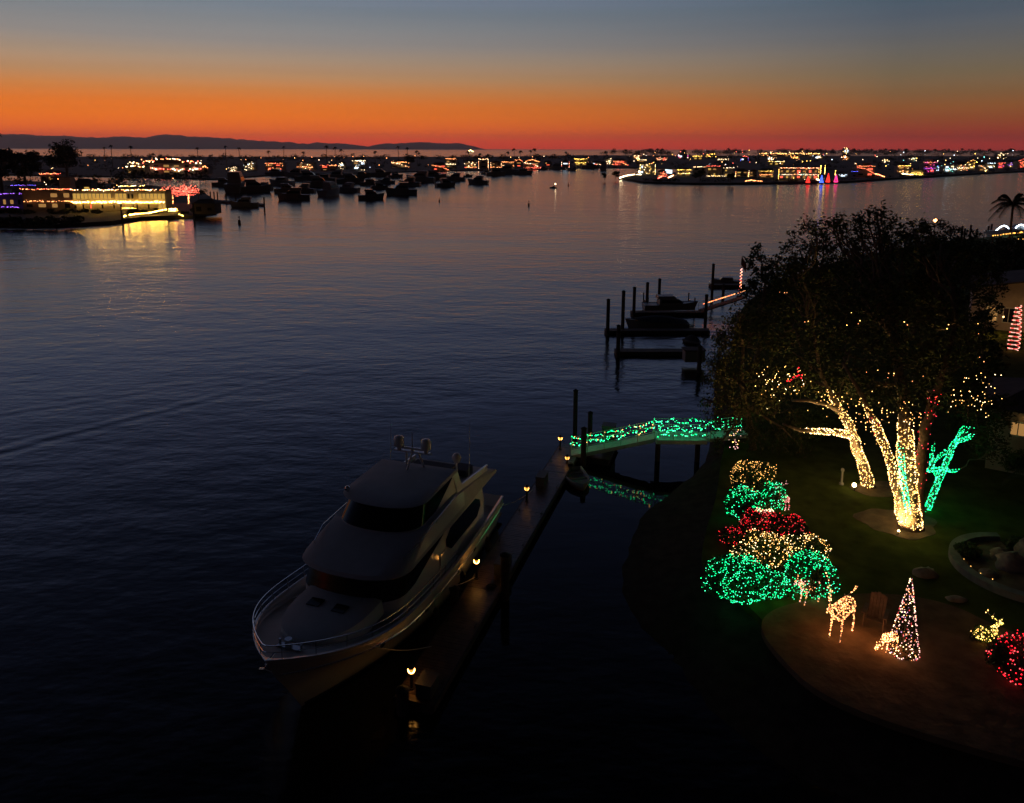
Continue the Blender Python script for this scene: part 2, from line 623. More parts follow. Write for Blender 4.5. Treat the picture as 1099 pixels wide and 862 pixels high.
# far banks
FZ = 1.0
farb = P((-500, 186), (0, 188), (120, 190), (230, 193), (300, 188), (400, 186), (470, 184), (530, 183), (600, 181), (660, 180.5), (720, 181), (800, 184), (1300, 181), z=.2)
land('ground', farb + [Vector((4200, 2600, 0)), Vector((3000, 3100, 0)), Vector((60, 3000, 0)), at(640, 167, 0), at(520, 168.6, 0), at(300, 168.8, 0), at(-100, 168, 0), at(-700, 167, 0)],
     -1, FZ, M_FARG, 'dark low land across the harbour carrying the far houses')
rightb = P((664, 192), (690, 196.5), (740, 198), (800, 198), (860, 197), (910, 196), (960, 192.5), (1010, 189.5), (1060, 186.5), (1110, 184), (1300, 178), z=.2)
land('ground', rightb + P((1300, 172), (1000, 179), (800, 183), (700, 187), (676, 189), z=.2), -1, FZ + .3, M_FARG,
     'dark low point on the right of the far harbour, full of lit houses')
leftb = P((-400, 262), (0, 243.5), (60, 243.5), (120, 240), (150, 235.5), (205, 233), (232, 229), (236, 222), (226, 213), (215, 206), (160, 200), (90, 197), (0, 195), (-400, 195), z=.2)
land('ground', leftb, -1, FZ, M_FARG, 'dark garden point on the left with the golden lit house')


hz = MB()
hz.box((0, 16300, 283), (100000, 33400, 580))
hm = bpy.data.materials.new('haze')
hm.use_nodes = True
hm.node_tree.nodes.clear()
_o = hm.node_tree.nodes.new('ShaderNodeOutputMaterial')
_v = hm.node_tree.nodes.new('ShaderNodeVolumePrincipled')
_v.inputs['Color'].default_value = (.85, .83, .85, 1)
_v.inputs['Density'].default_value = HAZE
_v.inputs['Anisotropy'].default_value = .72
hm.node_tree.links.new(_v.outputs[0], _o.inputs['Volume'])
tag(hz.build('haze', hm), 'thin evening haze over the harbour and the sea', 'haze', kind='stuff')


# ================================================================== LIGHT STRINGS
def string_lights(label, cables, bulbs, r, mats, group, cat='string lights', crad=.012, rnd=rng, name='string_lights', cable_mat=None):
    b = MB()
    for c in cables:
        if len(c) > 1:
            b.tube(c, crad, 3)
    root = b.build(name, cable_mat or M_WIRE)
    tag(root, label, cat, group)
    q = MB()
    for p in bulbs:
        q.octa(p, r * rnd.uniform(.7, 1.25), rnd.randrange(len(mats)))
    o = q.build('bulbs', mats, root)
    o['kind'] = 'stuff'
    return root


def wrap_trunk(paths, dens, rnd, extra=.03, fade=.25):
    """spiral of cable and bulbs round tapered limbs; paths = [(points, radii)]"""
    cables, bulbs = [], []
    for pts, rs in paths:
        pts = [Vector(p) for p in pts]
        L = sum((b - a).length for a, b in zip(pts, pts[1:]))
        # resample
        cab = []
        acc = 0
        ph = rnd.uniform(0, 6)
        for i, (a, b_) in enumerate(zip(pts, pts[1:])):
            seg = (b_ - a).length
            d = (b_ - a).normalized()
            u = d.orthogonal().normalized(); v = d.cross(u)
            n = max(2, int(seg / .10))
            for k in range(n):
                t = k / n
                rr = rs[i] + (rs[i + 1] - rs[i]) * t + extra
                acc += seg / n
                ang = ph + acc * 2 * math.pi / .30
                c = a + d * seg * t
                cab.append(c + (u * math.cos(ang) + v * math.sin(ang)) * rr)
                fr = acc / L
                nb = dens * 2 * math.pi * rr * seg / n * (1 if fr < 1 - fade else max(.12, (1 - fr) / fade))
                nb = int(nb) + (1 if rnd.random() < nb - int(nb) else 0)
                for _ in range(nb):
                    an = rnd.uniform(0, 2 * math.pi)
                    bulbs.append(c + d * rnd.uniform(-.06, .06) + (u * math.cos(an) + v * math.sin(an)) * (rr + .02))
        cables.append(cab)
    return cables, bulbs


# ================================================================== TREES
def leaf_lobe(mb, c, r, rnd, dens=9.0, size=.24, droop=0.0, per=14, flat=.85):
    n = int(dens * r * r)
    c = Vector(c)
    for _ in range(n):
        d = Vector((rnd.gauss(0, 1), rnd.gauss(0, 1), rnd.gauss(0, 1))).normalized()
        rad = r * (rnd.uniform(.35, 1.0) ** .6) * rnd.uniform(.85, 1.12)
        p = c + Vector((d.x * rad, d.y * rad, d.z * rad * flat))
        if rnd.random() < .10:
            p += d * r * rnd.uniform(.05, .28)
        sg = r * .09 + .10
        for _ in range(per):
            q = p + Vector((rnd.gauss(0, sg), rnd.gauss(0, sg), rnd.gauss(0, sg) - abs(rnd.gauss(0, 1)) * droop))
            mb.leaf(q, size * rnd.uniform(.6, 1.35), rnd, rnd.choice((0, 0, 1)), droop)


def limb(mb, a, b, r0, r1, rnd, n=6, wob=.08, sag=0.0):
    a, b = Vector(a), Vector(b)
    L = (b - a).length
    pts = []
    rs = []
    off = Vector((0, 0, 0))
    for i in range(n + 1):
        t = i / n
        if 0 < i < n:
            off = Vector((rnd.gauss(0, 1), rnd.gauss(0, 1), rnd.gauss(0, .6))) * L * wob * .5
        else:
            off = Vector((0, 0, 0))
        pts.append(a.lerp(b, t) + off + Vector((0, 0, sag * math.sin(math.pi * t))))
        rs.append(r0 + (r1 - r0) * t)
    mb.tube(pts, rs, 7)
    return pts, rs


def tree(name, label, base, stems, lobes, rnd, group=None, cat='tree', leafm=None, size=.13, dens=9.0, droop=0.0, per=34, trunk_r=.3, flat=.85, base_r=None):
    """stems: list of (points, radii); lobes: (centre, radius); each lobe is fed by a limb from the nearest stem top"""
    root = thing(name, label, cat, base, 0, group)
    loc = Vector(base)
    t = MB()
    for pts, rs in stems:
        t.tube(pts, rs, 11)
    ends = []
    for pts, rs in stems:
        for p, r in zip(pts[len(pts) // 2:], rs[len(pts) // 2:]):
            ends.append((Vector(p), r))
    for c, r in lobes:
        c = Vector(c)
        e = min(ends, key=lambda q: (q[0] - c).length + (4 if q[0].z > c.z + 1 else 0))
        pts, _ = limb(t, e[0], c, min(e[1] * .8, trunk_r * .6), .05, rnd)
        for _ in range(4):
            d = Vector((rnd.gauss(0, 1), rnd.gauss(0, 1), rnd.gauss(.2, .8))).normalized()
            limb(t, pts[rnd.randrange(3, 6)], c + d * r * .8, .05, .012, rnd, n=4)
    o = t.build('trunk', M_BARK, root, smooth=True, loc=loc)
    o.location = (0, 0, 0)
    f = MB()
    for c, r in lobes:
        leaf_lobe(f, c, r, rnd, dens, size, droop, per, flat)
    o = f.build('crown', leafm or [M_LEAF, M_LEAF2], root, loc=loc)
    o.location = (0, 0, 0)
    return root


def pl(lst, Y, k=1.0, rnd=None, dy=0.0):
    """pixel lobes (px, py, radius px) at distance Y -> metres"""
    out = []
    for x, y, r in lst:
        yy = Y + (rnd.uniform(-dy, dy) if rnd else 0)
        p = at_y(x, y, yy)
        dep = p.dot(Vector((0, math.cos(PITCH), -math.sin(PITCH)))) + CAM_H * math.sin(PITCH)
        out.append((p, r * k * dep / FPX))
    return out


rt = random.Random(21)
# --- the great tree with the golden trunk
b1 = at(978, 566, GZ)
YA = b1.y
stemC = ([b1 + Vector((0, 0, -.2)), at_y(977, 545, YA), at_y(974, 510, YA + .2), at_y(972, 480, YA + .3), at_y(972, 455, YA + .5), at_y(966, 410, YA + .8), at_y(958, 360, YA + 1.5)],
         [.58, .48, .43, .40, .36, .26, .16])
stemL = ([at_y(971, 560, YA), at_y(964, 530, YA - .3), at_y(957, 500, YA - .4), at_y(949, 478, YA - .4), at_y(939, 455, YA - .5), at_y(925, 425, YA - .6), at_y(905, 390, YA - .5)],
         [.29, .24, .21, .19, .17, .13, .08])
stemR = ([at_y(983, 555, YA + .5), at_y(986, 520, YA + .6), at_y(989, 490, YA + .6), at_y(993, 462, YA + .6), at_y(998, 440, YA + .7), at_y(1012, 400, YA + 1), at_y(1025, 350, YA + 1.4)],
         [.4, .34, .3, .28, .26, .2, .13])


def knobbly(st, rnd, k=1.0):
    """subdivides a stem and gives it bends, swellings and a flared foot"""
    pts, rs = [], []
    P0, R0 = st
    P0 = [Vector(p) for p in P0]
    for i in range(len(P0) - 1):
        for j in range(3):
            t = j / 3
            r = R0[i] + (R0[i + 1] - R0[i]) * t
            f = 0 if (i == 0 and j == 0) else 1
            pts.append(P0[i].lerp(P0[i + 1], t) + Vector((rnd.gauss(0, 1), rnd.gauss(0, 1), 0)) * r * .13 * k * f)
            rs.append(r * (1 + rnd.uniform(-.10, .13) * k))
    pts.append(P0[-1]); rs.append(R0[-1])
    return pts, rs


stemC = knobbly(stemC, rt); stemL = knobbly(stemL, rt); stemR = knobbly(stemR, rt)
stemC[1][0] *= 1.35; stemC[1][1] *= 1.15
lobA = pl([(932, 290, 40), (902, 305, 38), (972, 300, 40), (1008, 305, 40), (945, 345, 54), (1002, 355, 54), (962, 398, 46), (1032, 392, 36), (912, 375, 42), (985, 318, 46), (925, 318, 46), (1005, 415, 28), (930, 415, 26),
            (933, 243, 23), (952, 251, 20), (898, 248, 20), (915, 262, 20), (987, 258, 20), (968, 268, 22), (1010, 262, 18), (1026, 280, 20), (940, 228, 10), (924, 236, 11), (900, 236, 10), (980, 246, 9)], YA + 3, 1, rt, 3.5)
tree('leafy_tree', 'huge dark leafy tree on the lawn whose thick split trunk is wrapped in golden lights', b1, [stemC, stemL, stemR], lobA, rt, trunk_r=.5)
# --- second tree with lit leaning trunk
b2 = at(934, 523, GZ)
YB = b2.y
stemB = ([b2 + Vector((0, 0, -.2)), at_y(929, 507, YB), at_y(922, 488, YB), at_y(916, 470, YB), at_y(911, 455, YB), at_y(902, 441, YB), at_y(880, 400, YB + .5), at_y(872, 350, YB + 1)],
         [.38, .32, .28, .26, .24, .19, .14, .1])
stemB = knobbly(stemB, rt)
stemB[1][0] *= 1.3
stemB2 = ([at_y(912, 467, YB), at_y(898, 464, YB - .2), at_y(882, 463, YB - .4), at_y(859, 462, YB - .6), at_y(840, 455, YB - .8)], [.2, .17, .15, .12, .06])
stemB3 = ([at_y(904, 443, YB), at_y(888, 434, YB - .4), at_y(868, 430, YB - .8), at_y(850, 430, YB - 1)], [.2, .16, .12, .08])
lobB = pl([(876, 290, 30), (848, 318, 34), (884, 340, 42), (842, 356, 38), (868, 392, 36), (905, 420, 26), (850, 405, 26), (890, 300, 28), (871, 256, 19), (858, 268, 16), (846, 284, 16), (884, 262, 16), (874, 243, 9), (862, 282, 20)], YB + 2, 1, rt, 3)
tree('leafy_tree', 'dark leafy tree behind the great one, its single leaning trunk wrapped in golden lights', b2, [stemB, stemB2, stemB3], lobB, rt, trunk_r=.35)
# --- small tree wrapped in green
b3 = at(994, 548, GZ)
YG = b3.y
stemG = ([b3 + Vector((0, 0, -.1)), at_y(1002, 530, YG), at_y(1010, 510, YG), at_y(1018, 490, YG), at_y(1024, 476, YG), at_y(1034, 466, YG), at_y(1046, 457, YG)], [.15, .13, .12, .11, .09, .07, .04])
stemG2 = ([at_y(1012, 503, YG), at_y(1002, 504, YG - .3), at_y(992, 507, YG - .4), at_y(985, 509, YG - .5)], [.07, .06, .05, .03])
stemG3 = ([at_y(996, 506, YG - .4), at_y(1003, 494, YG - .3), at_y(1013, 486, YG - .2), at_y(1022, 478, YG)], [.05, .05, .05, .05])
stemG4 = ([at_y(1013, 503, YG), at_y(1022, 506, YG + .2), at_y(1030, 504, YG + .3)], [.07, .05, .03])
stemG6 = ([at_y(1026, 474, YG), at_y(1040, 470, YG - .2), at_y(1047, 462, YG - .3)], [.09, .07, .04])
stemG7 = ([at_y(1008, 514, YG), at_y(1000, 500, YG + .4), at_y(1000, 488, YG + .5), at_y(1003, 474, YG + .6)], [.09, .07, .05, .03])
stemG5 = ([at_y(1024, 478, YG), at_y(1033, 461, YG + .2), at_y(1038, 455, YG + .3)], [.08, .06, .03])
stemG = knobbly(stemG, rt, .8); stemG2 = knobbly(stemG2, rt, 1.0); stemG3 = knobbly(stemG3, rt, 1.0); stemG4 = knobbly(stemG4, rt, 1.0); stemG5 = knobbly(stemG5, rt, 1.0)
lobG = pl([(1052, 440, 24), (1062, 462, 24), (1040, 430, 22), (1075, 440, 22), (1070, 480, 18)], YG + 2, 1, rt, 1)
tree('leafy_tree', 'small leaning tree right of the great trunk, its forked limbs wrapped in green lights', b3, [stemG, stemG2, stemG3, stemG4, stemG5, stemG6, stemG7], lobG, rt, trunk_r=.15, size=.12, dens=9)
# --- weeping tree over the water
b4 = at(808, 482, GZ)
Y4 = b4.y
st4 = ([b4, at_y(806, 460, Y4), at_y(800, 435, Y4), at_y(795, 410, Y4), at_y(798, 370, Y4)], [.3, .26, .22, .18, .1])
lob4 = pl([(790, 372, 32), (776, 405, 24), (804, 420, 30), (826, 405, 32), (782, 436, 22), (830, 446, 28), (812, 350, 30), (850, 470, 22), (800, 462, 18), (762, 388, 11), (770, 356, 12), (755, 428, 9), (764, 455, 12), (772, 478, 11), (791, 338, 13), (758, 408, 9), (778, 370, 13)], Y4, 1, rt, 2.5)
tree('weeping_tree', 'feathery weeping tree leaning over the water beside the green lit gangway', b4, [st4], lob4, rt, leafm=[M_LEAF2, M_LEAF], size=.12, droop=.55, dens=9, trunk_r=.22)
# --- trees further back
for (px, py, Y, lob, lbl) in (
    ((815), 330, 74, [(817, 284, 15), (822, 300, 20), (838, 302, 20), (812, 318, 20), (835, 328, 24), (806, 345, 18), (813, 272, 8), (828, 288, 10)], 'round topped dark tree at the water edge beside the lit flagpole'),
    ((985), 330, 92, [(988, 252, 18), (1010, 250, 18), (1034, 258, 18), (965, 262, 18), (1015, 275, 26), (1045, 282, 24), (1055, 300, 24)], 'broad dark tree behind the great tree, toward the palm'),
    ((1078), 420, 62, [(1062, 330, 18), (1046, 345, 22), (1058, 375, 18), (1050, 400, 22)], 'slender dark tree beside the pale gabled house'),
    ((1075), 300, 120, [(1062, 268, 16), (1085, 268, 16), (1100, 262, 14), (1115, 275, 18), (1080, 285, 18), (1105, 292, 18)], 'low dark tree spreading in front of the lit boat on the far right')):
    p = at_y(px, 300, Y); base = Vector((p.x, Y, GZ))
    lo = pl(lob, Y, 1, rt, 2)
    tp = sum((c for c, r in lo), Vector((0, 0, 0))) / len(lo)
    st = ([base, base.lerp(tp, .4) + Vector((.3, 0, 0)), base.lerp(tp, .8), tp], [.32, .27, .2, .12])
    tree('leafy_tree', lbl, base, [st], lo, rt, leafm=[M_LEAFD, M_LEAF], size=.2, dens=7, per=26, trunk_r=.28)

mb_ = MB()
mp = []
for i in range(36):
    a = 2 * math.pi * i / 36
    k = 1 + .10 * math.sin(3 * a) + .06 * math.sin(7 * a + 1)
    mp.append((b1.x - .5 + 2.3 * k * math.cos(a), b1.y + .6 + 1.9 * k * math.sin(a)))
mb_.prism(mp, GZ - .1, GZ + .03)
structure(mb_.build('mulch_bed', M_EARTH), 'rounded bare earth bed round the foot of the great golden tree', 'ground')
mb_ = MB()
mp = []
for i in range(30):
    a = 2 * math.pi * i / 30
    k = 1 + .12 * math.sin(2 * a + 1) + .07 * math.sin(5 * a)
    mp.append((b2.x + 1.0 + 2.2 * k * math.cos(a), b2.y - .3 + 1.3 * k * math.sin(a)))
mb_.prism(mp, GZ - .1, GZ + .03)
structure(mb_.build('mulch_bed', M_EARTH), 'bare earth patch beside the foot of the leaning golden trunk', 'ground')

G_TRUNK = 'string lights wound round the garden trees'
c, bl = wrap_trunk([(stemC[0][1:14], stemC[1][1:14])], 52, rt)
string_lights('dense golden lights winding up the thickest upright trunk of the great tree', c, bl, .028, [G_WARM, G_WARM, G_WARM, G_COOLW], G_TRUNK)
c, bl = wrap_trunk([(stemL[0][:16], stemL[1][:16])], 50, rt)
string_lights('golden lights on the limb leaning left out of the great tree', c, bl, .028, [G_WARM, G_WARM, G_WARM, G_COOLW], G_TRUNK)
c, bl = wrap_trunk([(stemR[0][3:15], stemR[1][3:15])], 4, rt)
string_lights('sparse red lights on the dim limb right of the thick golden trunk', c, bl, .03, [G_RED, G_RED2], G_TRUNK)
c, bl = wrap_trunk([([p + Vector((-.45, -.62, 0)) for p in [at_y(977, 545, YA), at_y(971, 505, YA), at_y(969, 470, YA)]], [.10, .12, .10])], 60, rt)
string_lights('green lights hanging in a narrow strip between the golden limbs', c, bl, .034, [G_GREEN, G_GREEN2], G_TRUNK)
c, bl = wrap_trunk([(stemB[0][1:18], stemB[1][1:18])], 46, rt)
string_lights('golden lights winding up the leaning trunk behind the floodlight', c, bl, .028, [G_WARM, G_WARM, G_WARM, G_COOLW], G_TRUNK)
c, bl = wrap_trunk([(stemB2[0][:4], stemB2[1][:4])], 60, rt)
string_lights('pale golden lights along the low horizontal branch over the lawn', c, bl, .034, [G_WARM, G_COOLW], G_TRUNK)
c, bl = wrap_trunk([stemG, stemG2, stemG3, stemG4, stemG5, stemG6, stemG7], 78, rt)
string_lights('green lights wrapping the forked limbs of the small leaning tree', c, bl, .03, [G_GREEN, G_GREEN2, G_GREEN], G_TRUNK)


def crown_lights(label, px_list, Y, mats, n, spread, rnd, r=.035):
    bulbs, cabs = [], []
    for (x, y) in px_list:
        c = at_y(x, y, Y + rnd.uniform(-1, .2))
        cab = []
        for _ in range(n):
            p = c + Vector((rnd.gauss(0, spread), rnd.gauss(0, spread * .6), rnd.gauss(0, spread * .8)))
            bulbs.append(p); cab.append(p)
        cab.sort(key=lambda q: q.z)
        cabs += cab
    return string_lights(label, [cabs], bulbs, r, mats, 'small lights scattered in the tree crowns', crad=.004)


crown_lights('loose pale lights in the left boughs above the low lit branch', [(832, 405), (838, 412), (828, 418), (848, 398), (822, 402), (846, 416), (860, 412)], YB - 4, [G_COOLW, G_WARM, G_WARM2], 9, .5, rt, .026)
crown_lights('two red ornaments of light high in the left boughs', [(852, 405), (856, 401)], YB - 4, [G_RED], 5, .16, rt, .05)
crown_lights('small golden lights deep in the boughs between both lit trunks', [(905, 440), (925, 430), (918, 445), (945, 440), (900, 430), (935, 470), (940, 462), (890, 438), (880, 428), (915, 452), (965, 445), (985, 450)], YA - 2, [G_WARM, G_WARM2], 9, .42, rt, .026)
crown_lights('scattered warm lights in the right boughs above the green lit limbs', [(1030, 430), (1022, 432), (1048, 435), (1050, 428), (1055, 440), (1042, 410), (1062, 407), (1058, 418), (1066, 432), (1028, 425)], YG - 3, [G_WARM, G_WARM2, G_COOLW], 6, .36, rt, .027)
crown_lights('red lights twisting up a bough above the dim red limb', [(1000, 430), (997, 445), (1004, 422), (938, 455), (936, 450), (940, 466)], YA - 1.5, [G_RED, G_RED2], 3, .2, rt, .028)
crown_lights('faint warm specks across the dark middle of the great crown', [(912, 345), (918, 347), (962, 345), (950, 405), (990, 410), (960, 406), (940, 395), (1020, 350), (1050, 355), (970, 425), (985, 440), (862, 342), (1055, 385)], YA - 4, [G_ORNG, G_WARM], 2, .25, rt, .028)
crown_lights('pale lights low on the weeping tree beside the gangway end', [(786, 468), (790, 475), (782, 472), (788, 480), (794, 466)], Y4 - 2, [G_PINK, G_WARM], 5, .22, rt)


# ================================================================== LIT SHRUBS
def shrub(label, lamp_label, px, py, w, d, h, bulbs_n, mats, rnd, name='shrub', lumps=7, r=.036, leafm=None, seedr=None):
    base = at(px, py, GZ)
    root = MB()
    lum = [(Vector((0, 0, h * .5)), w * .40, d * .42, h * .52)]
    for k in range(lumps):
        a = rnd.uniform(0, 2 * math.pi)
        lum.append((Vector((math.cos(a) * w * .33, math.sin(a) * d * .32, h * rnd.uniform(.3, .66))), w * rnd.uniform(.15, .27), d * rnd.uniform(.15, .27), h * rnd.uniform(.24, .4)))
    nl = int(950 * (w * d) ** .75)
    bulbs_n = int(bulbs_n * 2.0); r *= .68
    for _ in range(nl):
        c, a, b_, cc = rnd.choice(lum + [lum[0]])
        dv = Vector((rnd.gauss(0, 1), rnd.gauss(0, 1), rnd.gauss(.15, 1))).normalized()
        k = rnd.uniform(.7, 1.03)
        p = base + c + Vector((dv.x * a * k, dv.y * b_ * k, dv.z * cc * k))
        if p.z < GZ:
            p.z = GZ + rnd.uniform(0, .2)
        root.leaf(p, rnd.uniform(.07, .15), rnd)
    o = root.build(name, leafm or mat('shrub_leaf', (.085, .13, .05), .9, noise=.35, nscale=4, spec=.1), None, loc=base)
    tag(o, label, 'shrub', 'clipped shrubs along the shore')
    # stems inside
    st = MB()
    for _ in range(7):
        st.tube([base + Vector((rnd.uniform(-.12, .12), rnd.uniform(-.12, .12), -.05)), base + Vector((rnd.uniform(-w, w) * .3, rnd.uniform(-d, d) * .3, h * .75))], [.05, .015], 5)
    q = st.build('stem', M_BARK, o, loc=base)
    q.location = (0, 0, 0)
    if bulbs_n:
        bulbs = []
        tries = 0
        while len(bulbs) < bulbs_n and tries < bulbs_n * 6:
            tries += 1
            i = rnd.choice(range(len(lum)))
            c, a, b_, cc = lum[i] if rnd.random() < .6 else lum[0]
            dv = Vector((rnd.gauss(0, 1), rnd.gauss(0, 1), rnd.gauss(.25, 1))).normalized()
            p = c + Vector((dv.x * a, dv.y * b_, dv.z * cc)) * 1.04
            if p.z < .12:
                continue
            if any(((p.x - c2.x) / a2) ** 2 + ((p.y - c2.y) / b2_) ** 2 + ((p.z - c2.z) / c3) ** 2 < .93 for c2, a2, b2_, c3 in lum):
                continue
            p = p * rnd.uniform(.86, 1.04) + Vector((rnd.gauss(0, .04), rnd.gauss(0, .04), rnd.gauss(0, .03)))
            if math.sin(p.x * 5.1 + base.x) * math.sin(p.y * 4.7) * math.sin(p.z * 5.3 + 1) > rnd.uniform(.12, .5):
                continue
            bulbs.append(base + p)
        # a cable that runs from bulb to bulb round the shrub
        bulbs.sort(key=lambda q: (int((q.z - GZ) / .28), math.atan2(q.y - base.y, q.x - base.x)))
        string_lights(lamp_label, [bulbs], bulbs, r, mats, 'string lights netted over the shore shrubs', crad=.008, rnd=rnd)
    return o


rs = random.Random(4)
GG = [G_GREEN, G_GREEN, G_GREEN2]
YY = [G_WARM, G_WARM2, G_COOLW]
RR = [G_RED, G_RED, G_RED2]
shrub('widest green lit shrub at the water corner', 'green lights covering the big shrub at the water corner', 795, 642, 3.3, 2.8, 2.1, 330, GG, rs)
shrub('green lit shrub with the small doe standing against it', 'green lights covering the shrub behind the small doe', 868, 636, 2.9, 2.4, 2.1, 300, GG, rs)
shrub('low green lit shrub between the two bigger green ones', 'bright green lights on the low shrub between two bigger green ones', 828, 640, 2.2, 1.5, 1.3, 170, [G_GREEN2, G_GREEN], rs)
shrub('golden lit shrub above the green ones', 'golden lights netted over the wide shrub above the green ones', 825, 606, 3.6, 2.2, 1.7, 260, YY, rs)
shrub('golden lit shrub at the lawn end of its row', 'sparser golden lights on the shrub beside the lawn', 868, 601, 2.6, 1.8, 1.4, 130, YY, rs)
shrub('dark red lit shrub in the middle of the bank', 'red lights over the broad shrub in the middle of the bank', 818, 577, 3.0, 2.2, 1.5, 210, RR, rs)
shrub('small red lit shrub on the lawn side', 'red lights on the small ball shrub on the lawn side', 853, 572, 1.3, 1.2, 1.1, 40, RR, rs)
shrub('red lit shrub low at the water side', 'red lights on the low shrub at the water side', 786, 585, 1.5, 1.4, 1.0, 60, RR, rs)
shrub('green lit shrub above the red ones, water side', 'green lights over the shrub above the red ones', 797, 556, 2.2, 2.0, 2.0, 170, GG, rs)
shrub('green lit shrub behind the seated deer', 'green lights over the shrub behind the seated deer', 829, 548, 1.9, 1.6, 1.9, 110, GG, rs)
shrub('golden lit shrub furthest up the bank by the gangway', 'dim golden lights on the shrub furthest up the bank', 804, 524, 3.0, 2.4, 1.9, 200, [G_WARM2, G_WARM], rs, r=.03)
shrub('round shrub under red lights at the right end of the beach', 'large red lights covering the round shrub at the right end of the beach', 1090, 728, 2.3, 2.1, 1.95, 130, RR, rs, r=.05)
shrub('small plant under golden lights beside the red lit shrub', 'golden lights heaped on the small plant beside the red lit shrub', 1056, 688, 1.1, .9, .6, 45, [G_WARM, glow('bulb_yellow', (1, .72, .12), 4.5)], rs)
for (x, y, w_, h_, lb) in ((1040, 598, 1.6, .7, 'low dark shrub just outside the curved curb'), (1093, 508, 1.8, 1.9, 'dark round shrub against the lit house wall'),
                           (1088, 592, 1.2, .9, 'shrub among the rocks inside the curved curb'), (872, 470, 3.2, 2.4, 'dim shrub behind the low lit branch'), (1058, 492, 3.4, 2.6, 'dim broad shrub left of the lit garden house'), (1035, 470, 3.0, 2.2, 'dim shrub behind the green lit limbs')):
    shrub(lb, None, x, y, w_, w_ * .8, h_, 0, None, rs)


